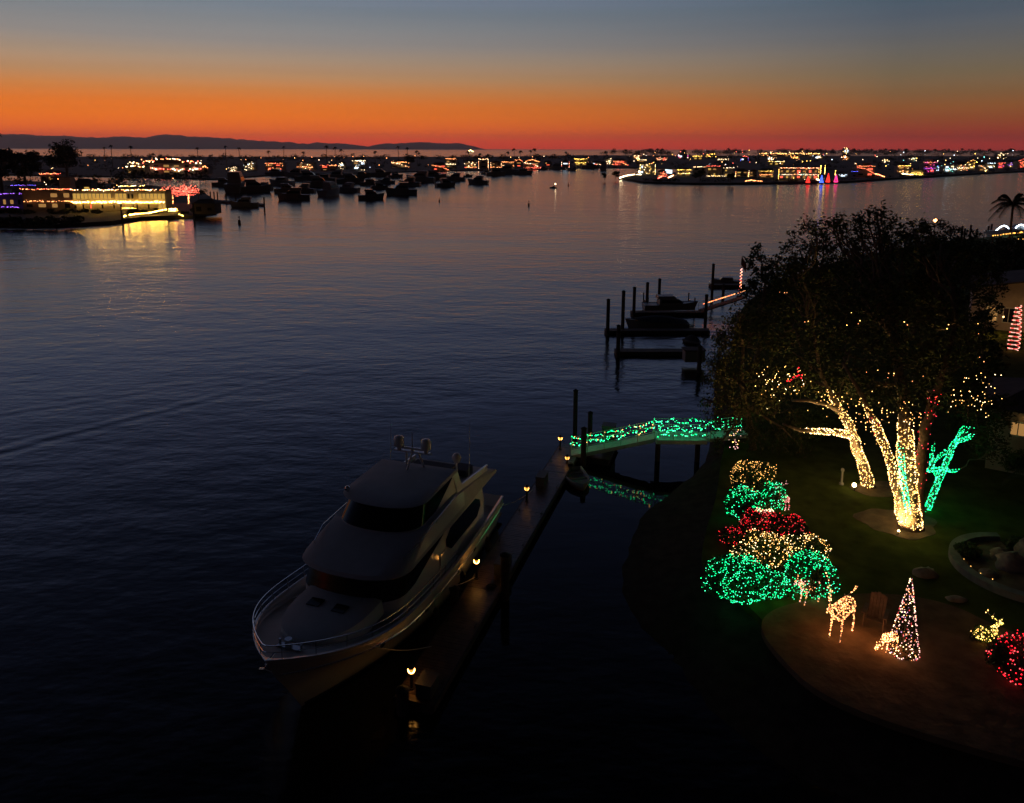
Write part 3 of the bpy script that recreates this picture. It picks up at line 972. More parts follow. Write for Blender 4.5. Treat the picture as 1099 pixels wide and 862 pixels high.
# ================================================================== LIT DEER
def deer(label, px, py, height, rz, rnd, antlers=True, mats=None, bulb_r=.026, pose='stand', seated=False, z=GZ):
    """wire frame deer: legs, barrel, neck, head as outlined hoops with bulbs; unit height 1 = poll of head"""
    root = thing('lit_deer', label, 'lit deer', at(px, py, z), rz, 'wire deer covered in lights')
    root.scale = (1, 1.1, .9)
    k = height / 1.45
    body, extra = [], []
    parts = {'body_frame': [], 'leg': [], 'neck_frame': [], 'head_frame': [], 'antler': []}
    lift = 0 if not seated else -.42
    # barrel hoops, x forward
    xs = [(-.42, .14, .80), (-.36, .20, .80), (-.18, .22, .80), (.0, .23, .79), (.18, .24, .80), (.34, .22, .83), (.42, .14, .86)]
    for x, r_, z_ in xs:
        parts['body_frame'].append([(x, r_ * .72 * math.cos(a), z_ + lift + r_ * math.sin(a)) for a in [2 * math.pi * i / 10 for i in range(11)]])
    for a in [2 * math.pi * i / 6 for i in range(6)]:
        parts['body_frame'].append([(x, r_ * .72 * math.cos(a), z_ + lift + r_ * math.sin(a)) for x, r_, z_ in xs])
    parts['body_frame'].append([(-.42, 0, .84 + lift), (-.50, 0, .88 + lift), (-.52, 0, .78 + lift)])
    if not seated:
        for s in (-1, 1):
            parts['leg'].append([(.30, .12 * s, .72), (.31, .12 * s, .42), (.29, .12 * s, .38), (.31, .12 * s, .02), (.35, .12 * s, 0), (.25, .12 * s, .38), (.24, .11 * s, .66)])
            parts['leg'].append([(-.26, .12 * s, .72), (-.34, .12 * s, .50), (-.44, .12 * s, .36), (-.37, .12 * s, .02), (-.33, .12 * s, 0), (-.38, .12 * s, .38), (-.40, .12 * s, .66)])
    else:
        for s in (-1, 1):
            parts['leg'].append([(.30, .13 * s, .30), (.44, .16 * s, .22), (.30, .18 * s, .08), (.5, .18 * s, .04)])
            parts['leg'].append([(-.26, .13 * s, .30), (-.05, .20 * s, .20), (-.34, .20 * s, .06), (-.10, .20 * s, .04)])
    if pose == 'graze':
        hx, hz, mx_, mz = .78, .42, .92, .26
    else:
        hx, hz, mx_, mz = .60, 1.20, .83, 1.10
    for oy in (-.08, 0, .08):
        parts['neck_frame'].append([(.36 - (0 if oy else .1), oy, .95 + lift), ((.36 + hx) / 2, oy * .8, (.95 + hz) / 2 + lift + (.03 if pose == 'stand' else -.02)), (hx, oy * .5, hz + lift)])
    parts['neck_frame'].append([(.42, 0, .78 + lift), ((.48 + hx) / 2, 0, (.78 + hz) / 2 + lift - .06), (hx + .06, 0, hz - .1 + lift)])
    for oy in (-.06, .06):
        parts['head_frame'].append([(hx, oy, hz + .05 + lift), (mx_, oy * .4, mz + .03 + lift), (mx_, oy * .4, mz - .04 + lift), (hx + .04, oy, hz - .09 + lift), (hx, oy, hz + .05 + lift)])
        parts['head_frame'].append([(hx - .02, oy, hz + .06 + lift), (hx - .10, oy * 2.6, hz + .14 + lift), (hx - .01, oy * 1.4, hz + .04 + lift)])
    if antlers:
        for s in (-1, 1):
            x0, z0 = hx - .02, hz + .06 + lift
            parts['antler'].append([(x0, .05 * s, z0), (x0 - .20, .16 * s, z0 + .16), (x0 - .34, .28 * s, z0 + .34), (x0 - .30, .34 * s, z0 + .56)])
            parts['antler'].append([(x0 - .34, .28 * s, z0 + .34), (x0 - .52, .30 * s, z0 + .42)])
            parts['antler'].append([(x0 - .20, .16 * s, z0 + .16), (x0 - .06, .20 * s, z0 + .34)])
            parts['antler'].append([(x0 - .12, .16 * s, z0 + .10), (x0 - .28, .14 * s, z0 + .14)])
    mats = mats or [G_ORNG, G_WARM2, G_PINK]
    if mats is DEERM:                       # the two strongly lit ones throw an orange pool on the sand
        ld = bpy.data.lights.new('deer_glow', 'POINT'); ld.energy = 26; ld.color = (1, .33, .09); ld.shadow_soft_size = .35
        lo = bpy.data.objects.new('deer_glow', ld); COL.objects.link(lo); lo.parent = root; lo.location = (0, 0, .72 * height / 1.45)
    wire = mat('white_wire', (.6, .58, .55), .5)
    for nm, lines in parts.items():
        if not lines:
            continue
        groups = [[l] for l in lines] if nm == 'leg' else [lines]
        for gl in groups:
            b = MB()
            q = MB()
            for l in gl:
                l = [Vector(p) * k for p in l]
                b.tube(l, .009 * k, 4)
                for p, n_ in zip(l, l[1:]):
                    m_ = max(1, int((n_ - p).length / .10))
                    for i in range(m_):
                        if rnd.random() < .8:
                            q.octa(p.lerp(n_, (i + rnd.random()) / m_) + Vector((0, 0, rnd.uniform(-.01, .01))), bulb_r * rnd.uniform(.8, 1.3), rnd.randrange(len(mats)))
            o = b.build(nm, wire, root)
            e = q.build('bulbs', mats, o)
            e['kind'] = 'stuff'
    return root


rd = random.Random(9)
DEERM = [glow('bulb_deer_orange', (1, .30, .09), 9), glow('bulb_deer_amber', (1, .40, .12), 9), glow('bulb_peach', (1, .36, .14), 10)]
deer('largest lit stag with antlers, standing alone on the sand', 902, 681, 2.75, R(222), rd, True, DEERM)
deer('lit doe without antlers standing in front of the green shrub', 868, 646, 1.8, R(200), rd, False, [G_PINK, G_ORNG], .03)
deer('small lit deer lying in front of the upper green shrub', 822, 557, 1.6, R(200), rd, False, [G_PINK, G_COOLW], .026, seated=True)
deer('small dim lit deer half behind the upper green shrub', 840, 545, 1.5, R(110), rd, True, [G_RED2, G_PINK], .024)
deer('orange lit grazing deer close against the cone tree of lights', 954, 697, 1.3, R(200), rd, False, DEERM, .024, pose='graze')
deer('yellow lit deer lying beside the red lit shrub', 1060, 686, 1.5, R(20), rd, True, [G_WARM, MATS['bulb_yellow']], .026, seated=True)


# ================================================================== CONE TREE, BEACH THINGS
def cone_tree(label, px, py, h, r, n, mats, rnd, br=.035):
    root = thing('cone_tree', label, 'light tree', at(px, py, GZ))
    f = MB()
    f.tube([(0, 0, 0), (0, 0, h)], .03, 6)
    for k in range(10):
        a = 2 * math.pi * k / 10
        f.tube([(r * math.cos(a), r * math.sin(a), .05), (0, 0, h * .97)], .008, 4)
    for j in range(5):
        t = j / 5
        f.tube([(r * (1 - t) * math.cos(a), r * (1 - t) * math.sin(a), .05 + h * .92 * t) for a in [2 * math.pi * i / 14 for i in range(15)]], .008, 4)
    f.build('frame', M_WIRE, root)
    g = MB()
    for _ in range(700):
        t = rnd.random() ** 1.5
        a = rnd.uniform(0, 2 * math.pi)
        rr = r * (1 - t) * rnd.uniform(.75, .98)
        g.leaf((rr * math.cos(a), rr * math.sin(a), .05 + h * .93 * t), rnd.uniform(.05, .11), rnd)
    g.build('foliage', M_LEAFD, root)
    q = MB()
    for i in range(n):
        t = rnd.random() ** 1.55
        a = rnd.uniform(0, 2 * math.pi)
        rr = r * (1 - t) + .03
        q.octa((rr * math.cos(a), rr * math.sin(a), .06 + h * .95 * t), br * rnd.uniform(.7, 1.25), rnd.randrange(len(mats)))
    e = q.build('bulbs', mats, root)
    e['kind'] = 'stuff'
    return root


cone_tree('tall cone tree of small pinkish lights standing on the sand', 969, 700, 3.85, .66, 340, [G_PINK, G_PINK, G_PINK, G_COOLW, G_ORNG, G_RED2, glow('bulb_lilac', (.8, .4, .7), 1.6)], rd, .026)

# spiral light tree beside the pale house
pb = at(1087, 377, GZ)
sp_ = thing('spiral_tree', 'spiral cone tree of red and white lights beside the pale gabled house', 'light tree', pb)
f = MB()
f.tube([(0, 0, 0), (0, 0, 5.4)], .05, 6)
spr = lambda i: .28 + .30 * min(1, (1 - i / 330) * 1.5)
spir = [(spr(i) * math.cos(i * .21), spr(i) * math.sin(i * .21), .1 + 5.2 * i / 330) for i in range(331)]
f.tube(spir, .03, 4)
f.build('frame', M_WIRE, sp_)
q = MB()
for i, p in enumerate(spir):
    q.octa(p, .07, 0 if (i // 4) % 2 else 1)
e = q.build('bulbs', [glow('bulb_spiral_red', (1, .10, .08), 1.5), glow('bulb_spiral_white', (1, .48, .36), 2.0)], sp_)
e['kind'] = 'stuff'


def rock(label, px, py, s, rnd, z=GZ):
    b = MB()
    p = at(px, py, z)
    b.ball((0, 0, s[2] * .3), (s[0], s[1], s[2]), 14, 9, jit=.2, rnd=rnd)
    o = b.build('rock', M_ROCK, smooth=True)
    o.location = p
    o.rotation_euler = (0, 0, rnd.uniform(-.3, .3))
    return tag(o, label, 'rock')


rock('rounded brown boulder on the lawn edge above the cone tree', 993, 617, (.62, .45, .28), rd)
rock('flat pale stone lying below the curved curb', 1026, 644, (.55, .28, .12), rd)
rock('large rough rock stacked inside the curved curb', 1085, 610, (.9, .7, .65), rd)
rock('jagged rock leaning behind the large one inside the curb', 1074, 600, (.6, .5, .45), rd)
rock('low rock beside the curb edge lights', 1060, 618, (.5, .4, .25), rd)
rock('tall rock at the picture edge inside the curb', 1102, 600, (.7, .6, .9), rd)

# curved curb round the rock garden
cc = at(1100, 613, GZ)
rim = MB()
ra, rb_ = (at(1021, 605, GZ) - cc).length, 3.4
pts_o, pts_i = [], []
for i in range(41):
    a = R(80 + 200 * i / 40)
    pts_o.append((cc.x + ra * math.cos(a), cc.y + ra * .98 * math.sin(a)))
    pts_i.append((cc.x + (ra - .5) * math.cos(a), cc.y + (ra - .5) * .98 * math.sin(a)))
vs, fs = [], []
for i in range(41):
    for (p, z_) in ((pts_o[i], GZ - .05), (pts_o[i], GZ + .38), (pts_i[i], GZ + .38), (pts_i[i], GZ - .05)):
        vs.append((p[0], p[1], z_))
    if i:
        for k in range(3):
            a0 = (i - 1) * 4 + k
            fs.append((a0, a0 + 1, a0 + 5, a0 + 4))
rim.add(vs, fs)
tag(rim.build('garden_curb', mat('curb_stone', (.17, .18, .155), .85, noise=.3, nscale=2)), 'pale curved curb ringing the rock garden', 'curb')
gb = MB()
gb.prism(pts_i, GZ - .02, GZ + .10)
structure(gb.build('garden_soil', M_EARTH), 'bare gravelly soil inside the curved curb', 'ground')
cb = [Vector((cc.x + (ra - .8) * math.cos(R(a)), cc.y + (ra - .8) * math.sin(R(a)), GZ + .2)) for a in range(150, 262, 7)]
string_lights('few warm lights along the inside of the curved curb', [cb], [p + Vector((rd.uniform(-.1, .1), rd.uniform(-.1, .1), .02)) for p in cb[::2]], .024, [G_WARM2], None)


# adirondack chair
def lounge_chair():
    t = thing('beach_chair', 'low slatted wooden beach chair on the sand beside the cone tree', 'chair', at(938, 672, GZ + .05), R(-125))
    def part(name, fn):
        b = MB(); fn(b); return b.build(name, M_WOODC, t)
    k = 1.35
    def seat(b):
        for i in range(6):
            b.add([(x * k, y * k, z * k) for x, y, z in [(.28 - i * .1, -.28, .36 - i * .035), (.36 - i * .1, -.28, .40 - i * .035), (.36 - i * .1, .28, .40 - i * .035), (.28 - i * .1, .28, .36 - i * .035),
                   (.28 - i * .1, -.28, .38 - i * .035), (.36 - i * .1, -.28, .42 - i * .035), (.36 - i * .1, .28, .42 - i * .035), (.28 - i * .1, .28, .38 - i * .035)]],
                  [(3, 2, 1, 0), (4, 5, 6, 7), (0, 1, 5, 4), (1, 2, 6, 5), (2, 3, 7, 6), (3, 0, 4, 7)])
    part('seat', seat)
    def back(b):
        for i in range(5):
            y = (-.22 + i * .11) * k
            h = (.95 + .08 * (1 - abs(i - 2) / 2)) * k
            b.add([(-.24 * k, y - .045 * k, .16 * k), (-.24 * k, y + .045 * k, .16 * k), (-.58 * k, y + .05 * k, h), (-.58 * k, y - .05 * k, h),
                   (-.27 * k, y - .045 * k, .15 * k), (-.27 * k, y + .045 * k, .15 * k), (-.61 * k, y + .05 * k, h), (-.61 * k, y - .05 * k, h)],
                  [(0, 1, 2, 3), (7, 6, 5, 4), (0, 4, 5, 1), (1, 5, 6, 2), (2, 6, 7, 3), (3, 7, 4, 0)])
    part('backrest', back)
    for s in (-1, 1):
        part('armrest', lambda b: b.box((-.06 * k, s * .34 * k, .56 * k), (.72 * k, .13 * k, .025 * k)))
        part('leg', lambda b: b.box((.28 * k, s * .32 * k, .275 * k), (.09 * k, .03 * k, .54 * k)))
        part('leg', lambda b: b.box((-.36 * k, s * .32 * k, .275 * k), (.09 * k, .03 * k, .54 * k)))


lounge_chair()


def flood(label, px, py, target, power, col, size=R(60), scale=1.0):
    p = at(px, py, GZ)
    t = thing('floodlight', label, 'floodlight', p, 0, 'garden floodlights')
    t.scale = (scale, scale, scale)
    d = (Vector(target) - (p + Vector((0, 0, .3))))
    b = MB(); b.tube([(0, 0, 0), (0, 0, .28)], .025, 6); b.build('stake', M_LAMPM, t)
    dn = d.normalized()
    o = Vector((0, 0, .32))
    b = MB(); b.tube([o - dn * .14, o, o + dn * .08], [.05, .11, .13], 10); b.build('housing', M_LAMPM, t)
    b = MB(); b.tube([o + dn * .082, o + dn * .10], [.12, .115], 10)
    b.ball(o + dn * .14, .15, 8, 6)
    b.build('lens', glow('flood_lens', (1, .68, .3), 14), t)
    ld = bpy.data.lights.new('flood_beam', 'SPOT')
    ld.energy = power; ld.color = col; ld.spot_size = size; ld.spot_blend = .7; ld.shadow_soft_size = .12
    lo = bpy.data.objects.new('flood_beam', ld)
    COL.objects.link(lo)
    lo.parent = t
    lo.location = o + dn * .45
    lo.rotation_mode = 'QUATERNION'
    lo.rotation_quaternion = d.to_track_quat('-Z', 'Y')
    return t


flood('garden floodlight glaring beside the foot of the leaning trunk', 917, 527, at_y(886, 432, YB - 2.4), 2500, (1, .62, .22), R(150))
flood('garden floodlight set low before the foot of the thick golden trunk', 964, 574, at_y(971, 530, YA), 900, (1, .60, .18), R(150), .5)

# small stone figure on the lawn
fg = thing('garden_post', 'short pale post standing alone on the lawn left of the floodlight', 'garden post', at(903, 520, GZ))
b = MB(); b.tube([(0, 0, 0), (0, 0, .12), (0, 0, .14), (0, 0, .95)], [.16, .16, .08, .07], 8); b.build('post', M_CONC, fg)
b = MB(); b.ball((0, 0, 1.06), (.13, .13, .15), 8, 6); b.build('finial', M_CONC, fg, smooth=True)


# ================================================================== YACHT
YH = R(18.5)                                # heading of the keel from the view axis
YTIP = Vector((-9.85, 27.2, 0))


def yloc(s, t, z):                           # local coordinates: x to port, y aft
    return (t, s, z)


yacht = thing('motor_yacht', 'big white three deck motor yacht lying dark at the long dock', 'yacht', YTIP, -YH)
yacht.scale = (1.05, .935, 1)
YL = 21.6


def sheer(s):
    return 2.15 + 1.65 * (1 - min(max(s, 0) / 13.0, 1)) ** 1.7


def build_hull():
    lv = [(-.20, 3.4, 2.45, .62, 1.9), (0, 2.3, 2.68, .58, 2.0), (.25, 1.75, 2.85, .54, 2.1), (.5, 1.15, 2.97, .5, 2.3), (.72, .5, 3.08, .43, 2.8), (.745, .45, 3.15, .43, 2.85), (1.0, -.1, 3.2, .38, 3.3)]
    NS = 44
    b = MB()
    rows = []
    for side in (1, -1):
        g = []
        for fr, s0, bm_, uf, pw in lv:
            row = []
            for i in range(NS + 1):
                u = (i / NS) ** 1.25
                s = s0 + u * (YL - s0)
                hb = bm_ * (1 - (1 - min(u / uf, 1)) ** pw)
                hb *= 1 - .08 * max(0, (u - .7) / .3) ** 1.5
                row.append((side * hb, s, fr * sheer(s)))
            g.append(row)
        rows.append(g)
    nl = len(lv)
    for si, g in enumerate(rows):
        vs = [p for row in g for p in row]
        fs = []
        for j in range(nl - 1):
            for i in range(NS):
                a = j * (NS + 1) + i
                q = (a, a + 1, a + NS + 2, a + NS + 1)
                fs.append(q if si == 0 else q[::-1])
        b.add(vs, fs)
    # transom
    pt = [rows[0][j][NS] for j in range(nl)]
    st = [rows[1][j][NS] for j in range(nl)]
    for j in range(nl - 1):
        b.add([pt[j], st[j], st[j + 1], pt[j + 1]], [(0, 1, 2, 3)])
    top = [rows[0][-1], rows[1][-1]]
    # cap rail, inner bulwark
    inner = []
    for si, row in enumerate(top):
        sg = 1 if si == 0 else -1
        cap, low = [], []
        for i, (x, y, z) in enumerate(row):
            hb = max(abs(x) - .14, 0.0)
            yy = max(y, .16) if i < 3 else y
            drop = .22 + .60 * min(1, max(0, (y - 3) / 6))
            cap.append((sg * hb, yy, z + .012)); low.append((sg * hb, yy, z - drop))
        inner.append((cap, low))
        for i in range(NS):
            b.add([row[i], row[i + 1], cap[i + 1], cap[i], low[i], low[i + 1]], [(0, 1, 2, 3), (3, 2, 5, 4)])
    o = b.build('hull', M_GEL, yacht, smooth=True)
    d = MB()
    for i in range(NS):
        d.add([inner[0][1][i], inner[0][1][i + 1], inner[1][1][i + 1], inner[1][1][i]], [(0, 1, 2, 3)])
    d.build('deck', M_DECK, yacht)
    # rub strake and boot stripe
    r = MB()
    for g, sg in ((rows[0], 1), (rows[1], -1)):
        r.tube([(x + sg * .01, y, z + .02) for x, y, z in g[5][1:]], .045, 5)
    r.build('rub_rail', M_STEEL, yacht)
    bt = MB()
    for g, sg in ((rows[0], 1), (rows[1], -1)):
        for i in range(1, NS):
            a, c = g[1][i], g[1][i + 1]
            e, f_ = g[2][i], g[2][i + 1]
            k = .22
            up = lambda p, q: (p[0] + (q[0] - p[0]) * k + sg * .012, p[1] + (q[1] - p[1]) * k, p[2] + (q[2] - p[2]) * k)
            bt.add([(a[0] + sg * .012, a[1], a[2] - .02), (c[0] + sg * .012, c[1], c[2] - .02), up(c, f_), up(a, e)], [(0, 1, 2, 3)])
    bt.build('boot_stripe', mat('boot_paint', (.02, .025, .04), .5), yacht)
    # bow rail with stanchions
    rail = MB()
    pts_p, pts_s = [], []
    for i in range(0, NS - 14):
        for side, lst in ((0, pts_p), (1, pts_s)):
            x, y, z = top[side][i]
            sg = 1 if side == 0 else -1
            lst.append((sg * max(abs(x) - .05, 0), max(y, .03), z + .62))
    rail.tube(pts_s[::-1] + pts_p[1:], .02, 6)
    rail.tube([(x, y, z - .3) for x, y, z in (pts_s[::-1] + pts_p[1:])], .016, 5)
    for lst in (pts_p, pts_s):
        for i in range(2, len(lst), 3):
            x, y, z = lst[i]
            rail.tube([(x, y, z), (x * .985, y, z - .62)], .018, 5)
    rail.build('bow_rail', M_STEEL, yacht)
    # portholes
    for s in (5.6, 8.2, 9.4, 13.2, 16.2):
        for sg, g in ((1, rows[0]), (-1, rows[1])):
            row3, row4 = g[3], g[4]
            i = min(range(NS), key=lambda k: abs(row3[k][1] - s))
            p = [(row3[i][c] + row4[i][c]) / 2 for c in range(3)]
            pb_ = MB()
            pb_.ball((p[0] + sg * .0, p[1], p[2]), (.05, .30, .13), 10, 6)
            pb_.build('porthole', M_GLASS, yacht)
    # swim platform, anchor
    sw = MB(); sw.box((0, YL + .55, .38), (5.0, 1.1, .12)); sw.build('swim_platform', M_TEAK, yacht)
    an = MB()
    an.tube([(0, -.12, 3.62), (0, .6, 3.72)], .05, 6)
    an.tube([(-.28, -.05, 3.35), (0, -.16, 3.5), (.28, -.05, 3.35)], .05, 6)
    an.build('anchor', M_STEEL, yacht)
    wl = MB()
    wl.box((0, 1.7, 3.30), (1.1, .3, .06))
    wl.tube([(0, 1.6, 3.3), (0, 1.6, 3.75)], .16, 10)
    wl.tube([(-.5, 1.75, 3.3), (-.5, 1.75, 3.55)], .06, 6)
    wl.tube([(.5, 1.75, 3.3), (.5, 1.75, 3.55)], .06, 6)
    wl.build('windlass', M_STEEL, yacht)


build_hull()
NF, NSD = 29, 16


def outline(sf, sa, hw, dep, p=2.4):
    """starboard aft -> round the front -> port aft"""
    pts = []
    for i in range(NSD):
        y = sa + (sf + dep - sa) * i / NSD
        pts.append((-hw, y))
    for i in range(NF):
        a = -math.pi / 2 + math.pi * i / (NF - 1)
        sx = math.copysign(abs(math.sin(a)) ** (2 / p), math.sin(a))
        cy = abs(math.cos(a)) ** (2 / p)
        pts.append((hw * sx, sf + dep * (1 - cy)))
    for i in range(1, NSD + 1):
        y = sf + dep + (sa - sf - dep) * i / NSD
        pts.append((hw, y))
    return pts


def tier(name, rings, m, cap=True, parent=None):
    b = MB()
    n = len(rings[0][0])
    vs = []
    for o, z in rings:
        vs += [(x, y, z if not callable(z) else z(y)) for x, y in o]
    fs = []
    for j in range(len(rings) - 1):
        for i in range(n):
            a, c = j * n + i, j * n + (i + 1) % n
            fs.append((a, c, c + n, a + n))
    if cap:
        k = (len(rings) - 1) * n
        for i in range(n // 2):
            a, c = k + i, k + i + 1
            d, e_ = k + n - 1 - i, k + n - 2 - i
            if c < e_:
                fs.append((a, d, e_, c)[::-1])
            elif c == e_:
                fs.append((a, d, c)[::-1])
    b.add(vs, fs)
    o = b.build(name, [m, M_TOP], parent or yacht)
    # up-facing tops get a greyer copy of the gelcoat, their dimness put into the colour
    for pg in o.data.polygons:
        if pg.normal.z > .35:
            pg.material_index = 1
    # soft corners only across the rounded front
    o.data.polygons.foreach_set('use_smooth', [len(f) == 4 for f in fs])
    try:
        o.data.set_sharp_from_angle(angle=R(32))
    except Exception:
        pass
    return o


def patch(name, lo, zl, hi, zh, i0, i1, f0, f1, m, off=.02):
    """glass following the wall between two outlines; f0/f1 give the lower and upper edge (0..1) along it"""
    b = MB()
    vs, fs = [], []
    n = i1 - i0
    for k in range(n + 1):
        i = i0 + k
        pa, pc = lo[max(i - 1, 0)], lo[min(i + 1, len(lo) - 1)]
        tx, ty = pc[0] - pa[0], pc[1] - pa[1]
        L = math.hypot(tx, ty) or 1
        nx, ny = ty / L, -tx / L
        if nx * lo[i][0] + ny * (lo[i][1] - 12) < 0:
            nx, ny = -nx, -ny
        for f in (f0(i), f1(i)):
            x = lo[i][0] + (hi[i][0] - lo[i][0]) * f
            y = lo[i][1] + (hi[i][1] - lo[i][1]) * f
            vs.append((x + nx * off, y + ny * off, zl + (zh - zl) * f))
        if k:
            a = 2 * (k - 1)
            fs.append((a, a + 2, a + 3, a + 1))
    b.add(vs, fs)
    return b.build(name, m, yacht, smooth=True)


def pidx(o, s, port=True):
    rng_ = range(NSD + NF // 2, len(o)) if port else range(0, NSD + NF // 2)
    return min(rng_, key=lambda i: abs(o[i][1] - s))


# fore trunk, deckhouse, brow, pilothouse, hardtop
tier('fore_trunk', [(outline(2.2, 7.4, 1.95, 3.2, 2.2), 2.5), (outline(2.35, 7.4, 1.85, 3.2, 2.2), lambda y: 3.28 - .03 * (y - 2)), (outline(2.75, 7.4, 1.55, 3.2, 2.2), lambda y: 3.38 - .03 * (y - 2))], M_GEL)
h0, h1, h2 = outline(6.0, 18.8, 2.62, 1.8), outline(6.05, 18.8, 2.6, 1.8), outline(6.5, 18.8, 2.46, 1.8)
tier('deckhouse', [(h0, 1.35), (h1, 2.98), (h2, 4.12)], M_GEL, cap=False)
iP, iS = pidx(h1, 12.4), pidx(h1, 12.4, False)


def taper(iS, iP, ends=6):
    def lo_(i):
        k = min(i - iS, iP - i)
        return .06 + .70 * (1 - min(k / ends, 1))
    return lo_


patch('main_windshield', h1, 2.98, h2, 4.12, iS, iP, taper(iS, iP), lambda i: .95, M_GLASS)
for port in (True, False):
    a, c = sorted((pidx(h1, 12.9, port), pidx(h1, 18.0, port)))
    mid = lambda i, a=a, c=c, port=port: (.22 if (c - i if not port else i - a) < 2 else .06)
    patch('saloon_window', h1, 2.98, h2, 4.12, a, c, lambda i, a=a, c=c: -.34 + .35 * (i in (a, c)), lambda i, a=a, c=c: .62 - .30 * (i in (a, c)), M_GLASS)
w0 = outline(6.22, 20.6, 2.74, 1.9)
w1 = outline(6.12, 20.7, 2.80, 1.9)
w2 = outline(6.25, 20.6, 2.74, 1.9)
w3 = outline(9.0, 19.6, 2.50, 1.7)
wing = lambda z_: (lambda y: z_ if y < 14.5 else max(4.40, z_ - (y - 14.5) * .11))
tier('brow', [(w0, 4.10), (w1, 4.19), (w2, 4.34), (w3, wing(5.06))], M_GEL)
p0, p1 = outline(9.15, 15.4, 2.20, 1.7), outline(10.25, 15.5, 2.02, 1.5)
tier('pilothouse', [(p0, 4.80), (p0, 5.06), (p1, 6.16)], M_GEL, cap=False)
iP, iS = pidx(p0, 14.9), pidx(p0, 14.9, False)
patch('pilothouse_windshield', p0, 5.06, p1, 6.16, iS, iP, taper(iS, iP, 9), lambda i: .97, M_GLASS)
r0, r1, r2, r3 = outline(9.75, 15.3, 2.22, 1.7), outline(9.65, 15.4, 2.30, 1.7), outline(9.9, 15.3, 2.2, 1.7), outline(10.9, 14.8, 1.7, 1.4)
tier('hardtop', [(r0, 6.15), (r1, 6.22), (r2, 6.32), (r3, 6.42)], M_GEL)
for sg in (-1, 1):                                     # swept wings down to the aft deck
    b = MB()
    b.add([(sg * 2.44, 15.2, 4.6), (sg * 2.40, 20.0, 4.1), (sg * 2.38, 20.2, 4.75), (sg * 2.28, 16.0, 5.15), (sg * 2.05, 15.2, 6.0), (sg * 2.05, 15.9, 6.0),
           (sg * 2.34, 15.2, 4.6), (sg * 2.30, 20.0, 4.1), (sg * 2.28, 20.2, 4.75), (sg * 2.18, 16.0, 5.15), (sg * 1.95, 15.2, 6.0), (sg * 1.95, 15.9, 6.0)],
          [(0, 1, 2, 3), (0, 3, 5, 4), (6, 9, 8, 7), (6, 10, 11, 9), (3, 2, 8, 9), (2, 1, 7, 8), (5, 3, 9, 11), (4, 5, 11, 10), (0, 4, 10, 6), (1, 0, 6, 7)])
    b.build('wing_panel', M_GEL, yacht)
b = MB()
b.box((-.2, 17.9, 4.9), (2.4, 1.0, .7)); b.box((1.3, 18.6, 4.8), (1.0, 1.1, .55))
b.build('boat_deck_locker', M_COVER, yacht)
# handrails round the brow
for sg, nm in ((1, 'handrail'), (-1, 'handrail')):
    b = MB()
    pth = [(sg * 2.35, 7.9, 4.75), (sg * 2.62, 9.2, 4.95), (sg * 2.56, 11.5, 5.1), (sg * 2.5, 14.5, 5.15)]
    b.tube(pth, .022, 5)
    for p in pth:
        b.tube([p, (p[0], p[1], 4.3)], .016, 5)
    b.build(nm, M_STEEL, yacht)
b = MB()
for sg in (-1, 1):
    b.add([(sg * 1.3, 8.1, 4.66), (sg * 2.35, 9.8, 4.84), (sg * 2.3, 9.85, 5.2), (sg * 1.35, 8.3, 4.95)], [(0, 1, 2, 3)])
# radar mast
mast = MB()
for sg in (-1, 1):
    mast.tube([(sg * .55, 14.9, 6.2), (sg * .35, 14.5, 7.35)], [.07, .05], 6)
mast.tube([(-.2, 14.0, 6.2), (0, 14.5, 7.35)], [.06, .05], 6)
mast.box((0, 14.5, 7.38), (2.1, .28, .07))
mast.tube([(0, 14.5, 7.4), (0, 14.5, 8.5)], [.04, .02], 5)
mo = mast.build('radar_mast', M_GEL, yacht)
for x in (-.78, .80):
    d = MB()
    d.tube([(x, 14.5, 7.42), (x, 14.5, 7.55), (x, 14.5, 7.62), (x, 14.5, 8.05), (x, 14.5, 8.17), (x, 14.5, 8.22)], [.12, .12, .29, .29, .22, .05], 14)
    d.build('radar_dome', M_GEL, mo, smooth=True)
d = MB(); d.box((0, 14.5, 7.56), (1.25, .14, .12)); d.tube([(0, 14.5, 7.4), (0, 14.5, 7.52)], .1, 8); d.build('radar_bar', M_GEL, mo)
d = MB()
d.tube([(1.75, 16.6, 4.8), (1.75, 16.6, 6.25)], .05, 6)
d.ball((1.75, 16.6, 6.45), (.27, .27, .30), 12, 8)
d.build('satellite_dome', M_GEL, yacht, smooth=True)
for (x, y, z, h) in ((2.25, 17.2, 4.9, 3.6), (-2.25, 16.4, 4.9, 3.2)):
    d = MB(); d.tube([(x, y, z), (x + .02, y + .2, z + h)], [.022, .009], 5); d.build('whip_antenna', M_GEL, yacht)
for (x, y) in ((-.75, 5.05), (.55, 4.95)):
    d = MB(); d.box((x, y, 3.31), (.62, .6, .06)); d.build('deck_hatch', M_GLASS, yacht)
sl = MB(); sl.tube([(-1.9, 10.6, 6.2), (-1.9, 10.6, 6.42)], .06, 8); sl.ball((-1.9, 10.55, 6.5), .15, 10, 7); sl.build('searchlight', M_STEEL, yacht)
for sg in (1,):
    for y in (9.6, 13.4, 17.6):
        fd = MB(); fd.tube([(3.2, y, .25), (3.24, y, .38), (3.24, y, 1.1), (3.2, y, 1.24)], [.06, .16, .16, .06], 9)
        fd.tube([(3.2, y, 1.2), (3.0, y, 2.25)], .012, 4)
        fd.build('fender', M_RUB, yacht)
for y in (12.1,):
    d = MB()
    d.box((2.64, y, 2.2), (.05, .74, 1.5))
    d.build('side_door', M_GEL, yacht)

